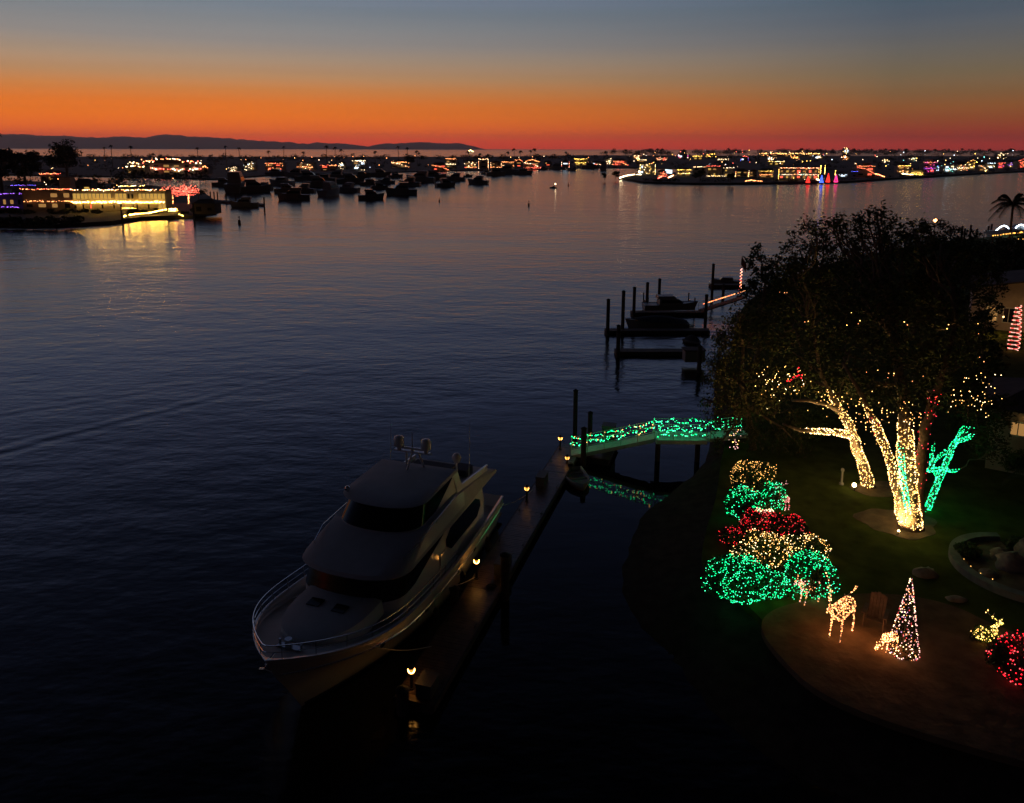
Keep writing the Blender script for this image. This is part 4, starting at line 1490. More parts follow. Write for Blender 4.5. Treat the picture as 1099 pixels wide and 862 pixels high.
# ================================================================== DOCK
DK = at(464, 758, .5); DK.z = 0             # right front corner, runs beside the yacht
dd = at(602, 519, .5) - DK; dd.z = 0; DL = dd.length; dd.normalize()
dn = Vector((dd.y, -dd.x, 0))


def dk(a, r, z=0.0):
    """a metres along the dock, r metres to the right of its right edge"""
    p = DK + dd * a + dn * r
    return Vector((p.x, p.y, z))


def dpx(px, py, z=.52):
    p = at(px, py, z) - DK
    return p.dot(dd), p.dot(dn)


DEND = dpx(622, 478)[0]
dock = thing('boat_dock', 'long dark plank dock running beside the yacht to the green gangway', 'dock', dk(0, 0, 0))
DW = 1.75
rz = -math.atan2(dd.x, dd.y)
loc = dk(0, 0, 0)


def dock_box(name, a0, a1, r0, r1, z0, z1, m, parent, mi=0):
    b = MB()
    b.prism([dk(a0, r0), dk(a0, r1), dk(a1, r1), dk(a1, r0)][::-1], z0, z1)
    o = b.build(name, m, parent, loc=loc)
    o.location = (0, 0, 0)
    return o


b = MB()
a = 0.0
while a < DEND:
    b.prism([dk(a, -DW), dk(a, 0), dk(a + .185, 0), dk(a + .185, -DW)][::-1], .46, .52 + rng.uniform(-.006, .006))
    a += .2
a = DEND - 2.2
while a < DEND + 1.8:
    b.prism([dk(a, .01), dk(a, 2.6), dk(a + .185, 2.6), dk(a + .185, .01)][::-1], .46, .52 + rng.uniform(-.006, .006))
    a += .2
o = b.build('planking', mat('wet_planks', (.085, .05, .03), .38, noise=.45, nscale=2.5), dock, loc=loc); o.location = (0, 0, 0)
dock_box('float', .05, DEND - .1, -DW + .05, -.05, -.3, .455, M_PILE, dock)
dock_box('float', DEND - 2.15, DEND + 1.9, .05, 2.5, -.3, .455, M_PILE, dock)
dock_box('edge_board', 0, DEND, -.002, .09, .2, .50, M_PILE, dock)
dock_box('edge_board', 0, DEND, -DW - .09, -DW + .002, .2, .50, M_PILE, dock)
for k in range(8):
    for r in (-.12, -DW + .12):
        b = MB()
        c = dk(1.5 + k * 4.2, r, .60)
        b.tube([c - dd * .16, c + dd * .16], .03, 6)
        b.tube([c, c + Vector((0, 0, -.09))], .03, 6)
        o = b.build('cleat', M_LAMPM, dock, loc=loc); o.location = (0, 0, 0)


def piling(label, p, top, r=.17, group='dark pilings in the water', cap=True, name='piling', rz_=None):
    b = MB()
    b.tube([(0, 0, -2), (0, 0, 0), (0, 0, top)], [r, r, r * .97], 12)
    o = b.build(name, M_PILE, smooth=False)
    o.location = p
    tag(o, label, 'piling', group)
    if cap:
        c = MB()
        c.tube([(0, 0, top), (0, 0, top + .05), (0, 0, top + .18)], [r * 1.2, r * 1.2, r * .25], 12)
        c.build('cap', M_RUB, o)
    return o


piling('thick dark piling standing beside the dock lamp nearest the yacht stern', dk(dpx(524, 640, 0)[0], .32), 2.6, .24, None)
piling('short thick piling between the yacht side and the dock', dk(dpx(492, 655, 0)[0], -DW - .2), 1.2, .24, None)
piling('black piling at the near tip of the dock', dk(-.2, -DW + .45), 1.1, .27, None)
piling('tall thin piling rising behind the far end of the dock', at(617, 468), 4.0, .19, None)
piling('piling standing dark in front of the green gangway foot', at(626, 500), 3.0, .22, None)
piling('piling with a flat cap tinted green beside the gangway foot', at(633, 470), 2.2, .2, None)


def dock_lamp(label, a, r, h=1.0, power=9.0):
    t = thing('dock_lamp', label, 'dock lamp', dk(a, r, .52), rz, 'small lanterns along the dock')
    b = MB(); b.tube([(0, 0, 0), (0, 0, .05), (0, 0, .06), (0, 0, h - .28)], [.13, .13, .07, .07], 8); b.build('post', M_LAMPM, t)
    b = MB(); b.tube([(0, 0, h - .28), (0, 0, h - .06)], [.075, .15], 8); b.build('lantern_glass', glow('lantern', (1, .40, .06), 1.2), t)
    b = MB(); b.tube([(0, 0, h - .06), (0, 0, h - .02), (0, 0, h + .10)], [.155, .14, .03], 8); b.build('lantern_cap', M_LAMPM, t)
    ld = bpy.data.lights.new('lantern_light', 'POINT')
    ld.energy = power; ld.color = (1, .42, .08); ld.shadow_soft_size = .16
    lo = bpy.data.objects.new('lantern_light', ld); COL.objects.link(lo); lo.parent = t
    lo.location = (0, 0, h - .17)
    lo.visible_camera = True
    return t


dock_lamp('lantern glowing at the near tip of the dock by the bow', dpx(442, 739)[0], max(-DW + .2, dpx(442, 739)[1]), 1.1, 24)
dock_lamp('lantern glowing against the yacht side beside the thick piling', dpx(517, 622)[0], -DW + .2, 1.25, 26)
dock_lamp('lantern on the dock just behind the yacht stern', dpx(566, 538)[0], -DW + .2, 1.1, 5)
dock_lamp('lantern at the far dock end before the tall piling', dpx(599, 482)[0], max(-DW + .2, dpx(599, 482)[1]), 1.1, 8)
dock_lamp('added low lantern in place of a lamp reflection, between the stern and the gangway foot', dpx(601, 496)[0], -.4, .6, 4)  # added lamp standing in for the reflection of a dock lantern


def dock_box_thing(label, a, r, s):
    t = thing('dock_box', label, 'dock box', dk(a, r, .52), rz)
    b = MB(); b.box((0, 0, s[2] / 2), s); b.build('box', mat('grey_plastic', (.09, .088, .08), .6), t)
    b = MB(); b.prism([(-s[0] / 2 - .03, -s[1] / 2 - .03), (s[0] / 2 + .03, -s[1] / 2 - .03), (s[0] / 2 + .03, s[1] / 2 + .03), (-s[0] / 2 - .03, s[1] / 2 + .03)], s[2] + .002, s[2] + .1)
    b.build('lid', MATS['grey_plastic'], t)
    return t


dock_box_thing('storage box on the near dock tip beside the lantern', .75, -.55, (.7, .9, .55))
dock_box_thing('dark storage box on the dock below the thick piling', dpx(545, 612)[0], -.45, (.6, 1.4, .6))
dock_box_thing('storage box on the dock near the dinghy', dpx(592, 520)[0], -1.3, (.6, 1.2, .6))
dock_box_thing('dark cabinet on the landing behind the gangway foot', DEND + 1.2, 1.9, (1.0, .9, 1.5))

# water hose coil on the planks
b = MB()
b.tube([dk(dpx(535, 632)[0], -.5, .56) + Vector((.3 * (1 - i / 90) * math.cos(i * .4), .3 * (1 - i / 90) * math.sin(i * .4), .001 * i)) for i in range(70)], .018, 5)
tag(b.build('hose', M_RUB), 'coiled dark hose on the dock planks beyond the thick piling', 'hose')

# dinghy
dg = thing('dinghy', 'small grey dinghy tied to the dock by the green gangway', 'dinghy', at(619, 517, 0), R(12))
b = MB()
vs, fs = [], []
NSn = 12
for i in range(NSn + 1):
    u = i / NSn
    y = -1.6 + 3.2 * u
    hb = .85 * (1 - max(0, (.45 - u) / .45) ** 2.2)
    for (k, z) in ((0, -.12), (.62, -.10), (.95, .18), (1.0, .48), (.88, .48), (.78, .12), (0, .08)):
        vs.append((hb * k, y, z + .10 * max(0, .45 - u)))
    if i:
        for k in range(6):
            a0 = (i - 1) * 7 + k
            fs += [(a0, a0 + 1, a0 + 8, a0 + 7)]
n0 = len(vs)
vs += [(-x, y, z) for x, y, z in vs]
fs += [tuple(q + n0 for q in f[::-1]) for f in fs[:]]
b.add(vs, fs)
b.add([(-.85, 1.6, -.1), (.85, 1.6, -.1), (.85, 1.6, .48), (-.85, 1.6, .48)], [(0, 1, 2, 3)])
b.build('hull', mat('dinghy_hypalon', (.32, .32, .30), .6, noise=.1), dg, smooth=True)
for y in (-.2, .8):
    b = MB(); b.box((0, y, .33), (1.45, .3, .04)); b.build('seat', M_WOODC, dg)
b = MB(); b.box((0, 1.75, .5), (.3, .28, .42)); b.tube([(0, 1.75, .3), (0, 1.8, -.4)], .06, 6); b.build('outboard_motor', M_RUB, dg)

def yw(x, y, z):
    ca, sa = math.cos(-YH), math.sin(-YH)
    x, y = x * yacht.scale[0], y * yacht.scale[1]
    return Vector((YTIP.x + x * ca - y * sa, YTIP.y + x * sa + y * ca, z))


for (x, y, z, a_, lb) in ((2.6, 3.2, 3.1, 3.6, 'mooring line from the yacht bow down to the dock'), (3.1, 9.5, 2.45, 10.0, 'mooring line from the yacht side beside the short piling'), (3.0, 19.8, 2.2, 21.5, 'mooring line from the yacht stern to the dock')):
    A_, B_ = yw(x, y, z), dk(a_, -DW + .15, .56)
    b = MB()
    b.tube([A_.lerp(B_, t / 8) - Vector((0, 0, .25 * math.sin(math.pi * t / 8))) for t in range(9)], .022, 5)
    tag(b.build('mooring_line', mat('rope', (.45, .42, .36), .9)), lb, 'rope', 'mooring lines of the yacht')

# ================================================================== GANGWAY
ga = at(613, 486, .55)
gb_ = at(702, 468, 2.25)
gc = at(756, 468, 2.25)
gd = at(800, 463, 2.1)
gang = thing('gangway', 'gangway with rails running from the dock up to a pier platform, all glowing green', 'gangway', ga)


def gpart(name, fn, m=M_CONC):
    b = MB(); fn(b)
    o = b.build(name, m, gang, loc=ga); o.location = (0, 0, 0)
    return o


M_GANG = mat('painted_planks', (.5, .56, .5), .6, noise=.15, nscale=3)


def span(b, p, q, w, th=.16, mi=0):
    d = (q - p); d.z = 0
    n_ = Vector((-d.y, d.x, 0)).normalized() * w / 2
    vs = [p - n_, p + n_, q + n_, q - n_]
    vs = [Vector(v) for v in vs] + [Vector(v) - Vector((0, 0, th)) for v in vs]
    b.add(vs, [(0, 1, 2, 3)[::-1], (4, 5, 6, 7), (0, 1, 5, 4), (1, 2, 6, 5), (2, 3, 7, 6), (3, 0, 4, 7)])


gpart('ramp', lambda b: span(b, ga, gb_, 1.2, .3), M_GANG)
gpart('platform', lambda b: span(b, gb_ + Vector((.02, 0, .03)), gc, 1.9, .32), M_GANG)
gpart('bridge', lambda b: span(b, gc + Vector((.02, 0, 0)), gd, 1.3, .28), M_GANG)
rail_lines = []


def rails(b, p, q, w, posts):
    d = (q - p); d0 = Vector((d.x, d.y, 0))
    n_ = Vector((-d0.y, d0.x, 0)).normalized() * w / 2
    for s in (-1, 1):
        A, B = p + n_ * s, q + n_ * s
        for hh in (.55, 1.05):
            b.tube([A + Vector((0, 0, hh)), B + Vector((0, 0, hh))], .03, 5)
        rail_lines.append((A, B))
        for k in range(posts + 1):
            c = A.lerp(B, k / posts)
            b.tube([c, c + Vector((0, 0, 1.08))], .035, 5)


gpart('railing', lambda b: rails(b, ga, gb_, 1.14, 5), M_GANG)
gpart('railing', lambda b: rails(b, gb_ + Vector((.1, 0, .03)), gc - Vector((.1, 0, -.03)), 1.8, 3), M_GANG)
gpart('railing', lambda b: rails(b, gc + Vector((.1, 0, 0)), gd, 1.2, 3), M_GANG)
for (x, y) in ((707, 470), (750, 470)):
    p = at(x, y, 2.0)
    gpart('pier_leg', lambda b, p=p: b.tube([(p.x, p.y + .2, 1.9), (p.x, p.y + .2, -2)], .2, 10), M_PILE)
rg = random.Random(12)
for (A, B), lb in zip(rail_lines, ('near rail of the sloping ramp', 'far rail of the sloping ramp', 'near rail of the pier platform', 'far rail of the pier platform', 'near rail of the short bridge to the shore', 'far rail of the short bridge to the shore')):
    L = (B - A).length
    cab, bulbs = [], []
    n = int(L / .07)
    for i in range(n + 1):
        t = i / n
        hh = 1.0 - .28 * abs(math.sin(t * L * 2.0))
        p = A.lerp(B, t) + Vector((.05 * math.sin(i), .05 * math.cos(i * 1.7), hh))
        cab.append(p)
        if rg.random() < .8:
            bulbs.append(p + Vector((rg.gauss(0, .04), rg.gauss(0, .06), rg.gauss(0, .07))))
    if 'platform' in lb:
        for i in range(n):
            if rg.random() < .45:
                bulbs.append(A.lerp(B, i / n) + Vector((0, rg.gauss(0, .04), .30 + .15 * abs(math.sin(i * .2)) + rg.gauss(0, .03))))
    string_lights('green lights draped along the ' + lb, [cab], bulbs, .042, [G_GREEN, G_GREEN, G_GREEN2, G_GREEN, G_WARM2] if 'sloping' in lb else [G_GREEN, G_GREEN2], 'green lights along the gangway rails', rnd=rg)

# ================================================================== DOCKS OF THE NEIGHBOURS
def finger(label, px0, px1, py, w, z=.5, boatlift=False):
    A, B = at(px0, py, 0), at(px1, py, 0)
    t = thing('finger_dock', label, 'dock', A, 0, 'dark finger docks beyond the gangway')
    d = B - A
    n_ = Vector((-d.y, d.x, 0)).normalized()
    b = MB(); b.prism([(0, 0), (d.x, d.y), (d.x + n_.x * w, d.y + n_.y * w), (n_.x * w, n_.y * w)], -.2, z - .06); b.build('float', M_PILE, t)
    b = MB()
    L = d.length
    k = 0.0
    u = d.normalized()
    while k < L - .25:
        p, q = u * k, u * (k + .23)
        b.prism([(p.x, p.y), (q.x, q.y), (q.x + n_.x * w, q.y + n_.y * w), (p.x + n_.x * w, p.y + n_.y * w)], z - .058, z + rng.uniform(-.01, .01))
        k += .25
    b.build('planking', M_PLANK, t)
    return t


finger('finger dock nearest the gangway, low and empty', 661, 757, 382, 1.5)
finger('finger dock carrying the covered dark cruiser', 650, 762, 359, 1.4)
finger('finger dock carrying the boat lift', 678, 758, 339, 1.4)
finger('short finger dock beside the lit flagpole', 763, 800, 309, 1.6)
A = at(740, 387, 0)
for (x, y, w_, h_, lb) in ((744, 387, 2.2, 1.3, 'dark dock shed on the empty finger dock root'),):
    t = thing('dock_shed', lb, 'shed', at(x, y, .5))
    b = MB(); b.box((0, 0, h_ / 2), (w_, 1.5, h_)); b.build('wall', M_WALLD, t)
    b = MB(); b.prism([(-w_ / 2 - .12, -.85), (w_ / 2 + .12, -.85), (w_ / 2 + .12, .85), (-w_ / 2 - .12, .85)], h_ + .002, h_ + .1); b.build('roof', M_ROOF, t)
for (x, yb, yt, lb) in ((652, 360, 322, 'leftmost thin piling off the covered cruiser'), (668, 357, 313, 'tall piling at the bow of the covered cruiser'), (663, 384, 350, 'piling at the tip of the empty finger dock'),
                        (680, 342, 309, 'piling at the tip of the boat lift dock'), (694, 334, 304, 'piling beside the boat lift'), (707, 328, 300, 'piling behind the boat lift'),
                        (764, 318, 284, 'tall piling at the short dock by the flagpole'), (757, 345, 317, 'piling at the foot of the red lit ramp'), (750, 400, 372, 'piling near the shore end of the empty dock'), (776, 318, 306, 'low piling between the flagpole and the red ramp')):
    p = at(x, yb, 0)
    topz = at_y(x, yt, p.y).z
    piling(lb, p, topz, .24)


def boat_mesh(t, L, W, H, style, mats, rnd):
    """a small power boat along +x (bow at +x), parts under t"""
    hull, deck = MB(), MB()
    n = 10
    vs, fs, dv = [], [], []
    for i in range(n + 1):
        u = i / n
        x = -L / 2 + L * u
        hb = W / 2 * (1 - max(0, (u - .45) / .55) ** 2.2)
        sh = H * (1 + .45 * u * u)
        for (k, z) in ((-1, sh), (-.82, .02), (0, -.15), (.82, .02), (1, sh)):
            vs.append((x + (.06 * L * u * (z > .1)), hb * k * (1 if z > .1 else .9), z))
        dv += [(x + .06 * L * u, -hb * .97, sh - .06), (x + .06 * L * u, hb * .97, sh - .06)]
        if i:
            for k in range(4):
                a = (i - 1) * 5 + k
                fs.append((a, a + 5, a + 6, a + 1))
    fs.append((0, 1, 2, 3, 4))
    hull.add(vs, fs)
    hull.build('hull', mats[0], t)
    deck.add(dv, [(2 * i, 2 * i + 1, 2 * i + 3, 2 * i + 2) for i in range(n)])
    deck.build('deck', mats[0], t)

    def cab(name, x0, x1, z0, z1, w, rake, m):
        b = MB()
        v = [(x0, -w / 2, z0), (x1, -w / 2, z0), (x1, w / 2, z0), (x0, w / 2, z0), (x0 + .1, -w * .44, z1), (x1 - rake, -w * .44, z1), (x1 - rake, w * .44, z1), (x0 + .1, w * .44, z1)]
        b.add(v, [(3, 2, 1, 0), (4, 5, 6, 7), (0, 1, 5, 4), (1, 2, 6, 5), (2, 3, 7, 6), (3, 0, 4, 7)])
        return b.build(name, m, t)
    if style == 'cover':
        b = MB()
        v, f = [], []
        for i in range(9):
            u = i / 8
            x = -L * .48 + L * .96 * u
            hb = W * .5 * (1 - max(0, (u - .5) / .5) ** 2.4) * .98
            zz = H * (1 + .45 * u * u)
            v += [(x, -hb, zz + .03), (x, -hb * .5, zz + .55 * math.sin(math.pi * min(1, u * .9 + .1))), (x, 0, zz + .8 * math.sin(math.pi * min(1, u * .9 + .1))), (x, hb * .5, zz + .55 * math.sin(math.pi * min(1, u * .9 + .1))), (x, hb, zz + .03)]
            if i:
                for k in range(4):
                    a = (i - 1) * 5 + k
                    f.append((a, a + 5, a + 6, a + 1))
        b.add(v, f)
        b.build('boat_cover', M_COVER, t, smooth=True)
        return
    cab('cabin', -L * .22, L * .26, H * .95, H + W * .32, W * .78, L * .10, mats[1])
    cab('cabin_window', -L * .18, L * .255, H + W * .10, H + W * .27, W * .80, L * .065, M_DARKWIN)
    if style in ('cruiser', 'fly'):
        cab('flybridge', -L * .25, L * .12, H + W * .322, H + W * .48, W * .72, L * .05, mats[1])
    if style == 'fly':
        b = MB()
        for sx, sy in ((-.2, -.3), (-.2, .3), (.06, -.28), (.06, .28)):
            b.tube([(L * sx, W * sy, H + W * .45), (L * sx, W * sy, H + W * .80)], .04, 5)
        b.box((-L * .07, 0, H + W * .5), (L * .32, W * .62, .08))
        b.build('top_frame', M_STEEL, t)
        b = MB(); b.box((-L * .07, 0, H + W * .82), (L * .36, W * .72, .08)); b.build('bimini_top', M_COVER, t)
    if style == 'sail':
        b = MB(); b.tube([(L * .08, 0, H), (L * .08, 0, H + L * 1.1)], [.09, .05], 6); b.build('mast', M_STEEL, t)
        b = MB(); b.tube([(L * .07, 0, H + 1.5), (-L * .36, 0, H + 1.4)], [.16, .12], 6); b.build('boom', M_COVER, t)
    b = MB(); b.tube([(-L * .1, W * .2, H + W * .3), (-L * .1, W * .2, H + W * .75)], [.03, .012], 5); b.build('antenna', M_STEEL, t)


rbt = random.Random(33)
BM = [M_HULLD, M_HULLD]


def boat(label, px, py, wpx, style, rz_, group, z=0.0, hk=.11):
    p = at(px, py, z)
    dep = (p - Vector((0, 0, CAM_H))).dot(Vector((0, math.cos(PITCH), -math.sin(PITCH))))
    Wm = wpx * dep / FPX
    c, s = abs(math.cos(rz_)), abs(math.sin(rz_))
    L = Wm / (c * 1.03 + s * .34)
    t = thing('moored_boat', label, 'boat', p, rz_, group)
    boat_mesh(t, L, L * .34, L * hk, style, BM, rbt)
    t.scale = (1, 1, 1.35 if hk > .12 else 1.0)
    return t


GBN = 'boats lying at the neighbours docks'
boat('covered dark cruiser lying along its finger dock', 706, 352, 66, 'cover', R(178), GBN)
boat('dark motor boat high in the boat lift', 718, 332, 58, 'cruiser', R(2), GBN, 1.2)
boat('small open dark boat behind the lit flagpole', 780, 304, 32, 'runabout', R(170), GBN)
boat('small dark skiff near the shore end of the covered cruiser dock', 742, 368, 20, 'cover', R(150), GBN)
# boat lift frame
bl_ = thing('boat_lift', 'dark frame lift holding the motor boat above the water', 'boat lift', at(718, 332, 0))
for x in (-3.6, 3.4):
    for y in (-2, 2):
        b = MB(); b.tube([(x, y, -1), (x, y, 2.2)], .1, 6); b.build('lift_post', M_PILE, bl_)
    b = MB(); b.box((x, 0, 1.05), (.2, 4.2, .2)); b.build('cradle_beam', M_PILE, bl_)
# red lit ramp and pole
ra_, rb2 = at(752, 333, .6), at(799, 318, 2.2)
rp = thing('gangway', 'short neighbour gangway outlined in red orange lights', 'gangway', ra_)
b = MB(); span(b, ra_, rb2, 1.2, .2); o = b.build('ramp', M_PLANK, rp, loc=ra_); o.location = (0, 0, 0)
dv_ = rb2 - ra_
nn = Vector((-dv_.y, dv_.x, 0)).normalized() * .58
for s in (-1, 1):
    b = MB()
    b.tube([ra_ + nn * s + Vector((0, 0, 1)), rb2 + nn * s + Vector((0, 0, 1))], .03, 5)
    for k in range(6):
        c = ra_.lerp(rb2, k / 5) + nn * s
        b.tube([c, c + Vector((0, 0, 1))], .03, 5)
    o = b.build('railing', M_STEEL, rp, loc=ra_); o.location = (0, 0, 0)
rl = [ra_.lerp(rb2, i / 60) + nn * (-1) + Vector((0, 0, 1.05)) for i in range(61)]
string_lights('red orange lights along the rail of the short neighbour gangway', [rl], rl + [ra_ + Vector((-.9, 0, 1.3)), ra_ + Vector((-.85, 0, 1.2)), at(740, 322, 1.0)], .085, [G_ORNG, glow('bulb_coral', (1, .22, .08), 3.0)], None)
fp = thing('flagpole', 'thin flagpole at the end of the red lit gangway', 'flagpole', at(794, 318, 1.2))
fh = at_y(795, 274, fp.location.y).z - 1.2
b = MB(); b.tube([(0, 0, 0), (0, 0, fh)], [.07, .03], 6); b.build('pole', M_STEEL, fp)
b = MB()
vs, fs = [], []
for i in range(7):
    for k in range(5):
        vs.append((-.05 + i * .14 - .02 * k, .08 * math.sin(i * 1.3 + k * .4), fh - .15 - i * .22 - k * .32))
for i in range(6):
    for k in range(4):
        a = i * 5 + k
        fs.append((a, a + 5, a + 6, a + 1))
b.add(vs, fs)
b.build('flag', mat('flag_cloth', (.25, .06, .06), .9), fp)
fl = [fp.location + Vector((.12 * math.cos(i * .7), .12 * math.sin(i * .7), fh * (.05 + .62 * i / 70))) for i in range(71)]
string_lights('red and white lights spiralling up the flagpole', [fl], fl, .075, [G_ORNG, G_PINK, G_RED2], None)
gl2 = [at_y(822 + i * .5, 314 + .4 * math.sin(i), 112) for i in range(46)]
string_lights('faint orange lights along the wall behind the flagpole tree', [gl2], gl2[::5], .07, [G_ORNG], None)

# ================================================================== HOUSES ON THE NEAR BANK
def gable_house(name, label, c, w, d, h, rh, rz_, wins, wm=M_WALL, rm=M_ROOF, gable_front=True):
    """x along the front, front faces -y. wins = (x, z, w, h, lit)"""
    t = thing(name, label, 'house', c, rz_)
    b = MB()
    hx, hy = w / 2, d / 2
    if gable_front:
        v = [(-hx, -hy, 0), (hx, -hy, 0), (hx, hy, 0), (-hx, hy, 0), (-hx, -hy, h), (hx, -hy, h), (hx, hy, h), (-hx, hy, h), (0, -hy, h + rh), (0, hy, h + rh)]
        b.add(v, [(0, 1, 5, 8, 4), (2, 3, 7, 9, 6), (1, 2, 6, 5), (3, 0, 4, 7)])
    else:
        b.box((0, 0, h / 2), (w, d, h))
    b.build('wall', wm, t)
    r = MB()
    e = .45
    th = .16
    if gable_front:
        sl = rh / hx
        for s in (-1, 1):
            p = [(0, -hy - e, h + rh + .02), (s * (hx + e), -hy - e, h - sl * e + .02), (s * (hx + e), hy + e, h - sl * e + .02), (0, hy + e, h + rh + .02)]
            p2 = [(x, y, z + th) for x, y, z in p]
            r.add(p + p2, [(0, 1, 2, 3), (7, 6, 5, 4), (0, 4, 5, 1), (1, 5, 6, 2), (2, 6, 7, 3), (3, 7, 4, 0)])
    else:
        p = [(-hx - e, -hy - e, h + .01), (hx + e, -hy - e, h + .01), (hx + e, hy + e, h + .01), (-hx - e, hy + e, h + .01)]
        q_ = [(-hx * .5, 0, h + rh), (hx * .5, 0, h + rh)]
        r.add(p + q_, [(3, 2, 1, 0), (0, 1, 5, 4), (1, 2, 5), (2, 3, 4, 5), (3, 0, 4)])
    r.build('roof', rm, t)
    for (x, z, ww, wh, lit) in wins:
        f = MB()
        fr = .09
        f.box((x, -hy - .03, z + wh / 2 + fr / 2), (ww + fr, .08, fr)); f.box((x, -hy - .03, z - wh / 2 - fr / 2), (ww + fr, .08, fr))
        f.box((x - ww / 2, -hy - .03, z), (fr, .08, wh)); f.box((x + ww / 2, -hy - .03, z), (fr, .08, wh)); f.box((x, -hy - .025, z), (.06, .06, wh - .01))
        fo = f.build('window', M_GANG, t)
        g = MB(); g.add([(x - ww / 2, -hy - .012, z - wh / 2), (x + ww / 2, -hy - .012, z - wh / 2), (x + ww / 2, -hy - .012, z + wh / 2), (x - ww / 2, -hy - .012, z + wh / 2)], [(0, 1, 2, 3)])
        g.build('pane', W_WIN if lit else M_DARKWIN, fo)
    return t


def wall_lamp(label, p, power, col=(1, .5, .16), r=.09, group='small lamps on the near houses'):
    t = thing('wall_lamp', label, 'lamp', p, 0, group)
    b = MB(); b.tube([(0, 0, .12), (0, 0, .2), (0, 0, .26)], [.14, .12, .03], 8); b.build('lamp_hood', M_LAMPM, t)
    b = MB(); b.ball((0, 0, 0), (r, r, .13), 8, 6); b.build('lamp_globe', glow('lamp_globe', (1, .56, .2), 6), t)
    b = MB(); b.box((0, .14, .1), (.06, .22, .06)); b.build('bracket', M_LAMPM, t)
    ld = bpy.data.lights.new('globe_light', 'POINT'); ld.energy = power; ld.color = col; ld.shadow_soft_size = .15
    lo = bpy.data.objects.new('globe_light', ld); COL.objects.link(lo); lo.parent = t; lo.location = (0, -.15, -.05)
    return t


# gabled house beside the spiral tree: its left eave starts at (1068,305)
he = at_y(1068, 306, 92)
hw_ = 17.0
hz_ = he.z - GZ
gable_house('gabled_house', 'pale gabled house at the right edge, dim and orange lit behind the spiral tree', Vector((he.x + hw_ / 2 + 1.2, 92 + 4, GZ)), hw_, 10, hz_ - 1.0, 1.8, R(-30),
            [(-6.2, 2.0, 1.2, 1.8, True), (-4.4, 2.0, 1.2, 1.8, False), (1, 2.0, 1.6, 1.8, True)])
wall_lamp('lamp low on the gabled house wall left of the spiral tree', Vector((he.x + 1.0, 91.2, GZ + 2.4)), 110)
wall_lamp('lamp on the gabled house wall beside the picture edge', Vector((he.x + 5.2, 89.8, GZ + 3.0)), 90)
# lower house at the right edge by the lawn
hb = at(1090, 512, GZ)
gable_house('garden_house', 'low pale house wall at the right edge of the lawn, lit warm yellow', Vector((hb.x + 6.2, hb.y + 1.5, GZ)), 12.5, 8, 4.6, 1.6, R(-33),
            [(-2.5, 1.7, 1.6, 1.5, False), (-4.6, 3.3, .9, .9, True)], gable_front=False)
wall_lamp('lamp under the eave of the low garden house', Vector((hb.x + .6, hb.y + .6, GZ + 4.2)), 45)
wall_lamp('lamp beside the dark round shrub on the garden house wall', Vector((hb.x + .9, hb.y + .6, GZ + 1.6)), 14)


# ================================================================== PALMS
def palm(name, label, base, h, cr, nf, rnd, group=None, detail=True, m=M_LEAFD, lean=.03):
    t = thing(name, label, 'palm tree', base, rnd.uniform(0, 6), group)
    b = MB()
    tr = .012 * h + .10
    b.tube([(0, 0, -.1), (lean * h * .3, 0, h * .5), (lean * h, 0, h)], [tr * 1.3, tr, tr * .85], 7)
    b.build('trunk', M_BARK, t)
    f = MB()
    top = Vector((lean * h, 0, h))
    for i in range(nf):
        a = 2 * math.pi * i / nf + rnd.uniform(-.2, .2)
        el = (.0, .35, .7, 1.0, 1.25)[i % 5] + rnd.uniform(-.1, .1)
        d = Vector((math.cos(a), math.sin(a), 0))
        pts = []
        for k in range(7):
            u = k / 6
            pts.append(top + d * cr * (u * math.cos(el) + .12 * u) + Vector((0, 0, cr * (math.sin(el) * u - (.42 + .35 * math.cos(el) * rnd.uniform(.7, 1.1)) * u ** 2.4))))
        if detail:
            f.tube(pts, [.05, .045, .04, .035, .03, .02, .01], 4)
            side = Vector((-d.y, d.x, 0))
            for k in range(26):
                u = (k + 1) / 27 * 5.99
                i0 = int(u)
                c = pts[i0].lerp(pts[i0 + 1], u - i0)
                ln = cr * .30 * (1 - abs(k / 26 - .45) * .9)
                dirp = (pts[i0 + 1] - pts[i0]).normalized()
                for s in (-1, 1):
                    e = c + side * s * ln * .62 + dirp * ln * .45 - Vector((0, 0, ln * .65))
                    wv = dirp * .045 * cr / 2
                    f.add([c - wv, c + wv, e], [(0, 1, 2)])
        else:
            side = Vector((-d.y, d.x, .35)) * cr * .17
            vs = []
            for k, p in enumerate(pts):
                wd = side * math.sin(math.pi * min(.98, .15 + .85 * k / 6))
                vs += [p - wd, p + wd]
            f.add(vs, [(2 * k, 2 * k + 1, 2 * k + 3, 2 * k + 2) for k in range(6)])
    f.build('crown', m, t)
    return t


rp_ = random.Random(3)
pp = at_y(1078, 300, 150)
palm('palm_tree', 'feathery palm rising against the water at the upper right', Vector((pp.x, 150, GZ)), at_y(1078, 219, 150).z - GZ, 4.4, 17, rp_, m=M_LEAFD)
pq = at(1090, 520, GZ)
palm('palm_tree', 'low palm with drooping fronds in front of the lit garden house', Vector((pq.x + .6, pq.y - 2.2, GZ)), 2.6, 2.4, 15, rp_, m=M_LEAF)
for i, (x, yt, lb) in enumerate(((1031, 243, 'thin'), (1034, 246, ''), (1040, 242, ''), (1047, 246, ''), (1059, 243, ''), (1062, 241, ''))):
    p = at_y(x, 262, 213 + i)
    piling(('%s thin piling of the row left of the feathery palm' % ('leftmost', 'second', 'third', 'fourth', 'fifth', 'rightmost')[i]),
           Vector((p.x, 213 + i, 0)), at_y(x, yt, 213 + i).z, .28, 'pilings near the feathery palm')

# ================================================================== FAR SHORES
rf = random.Random(77)


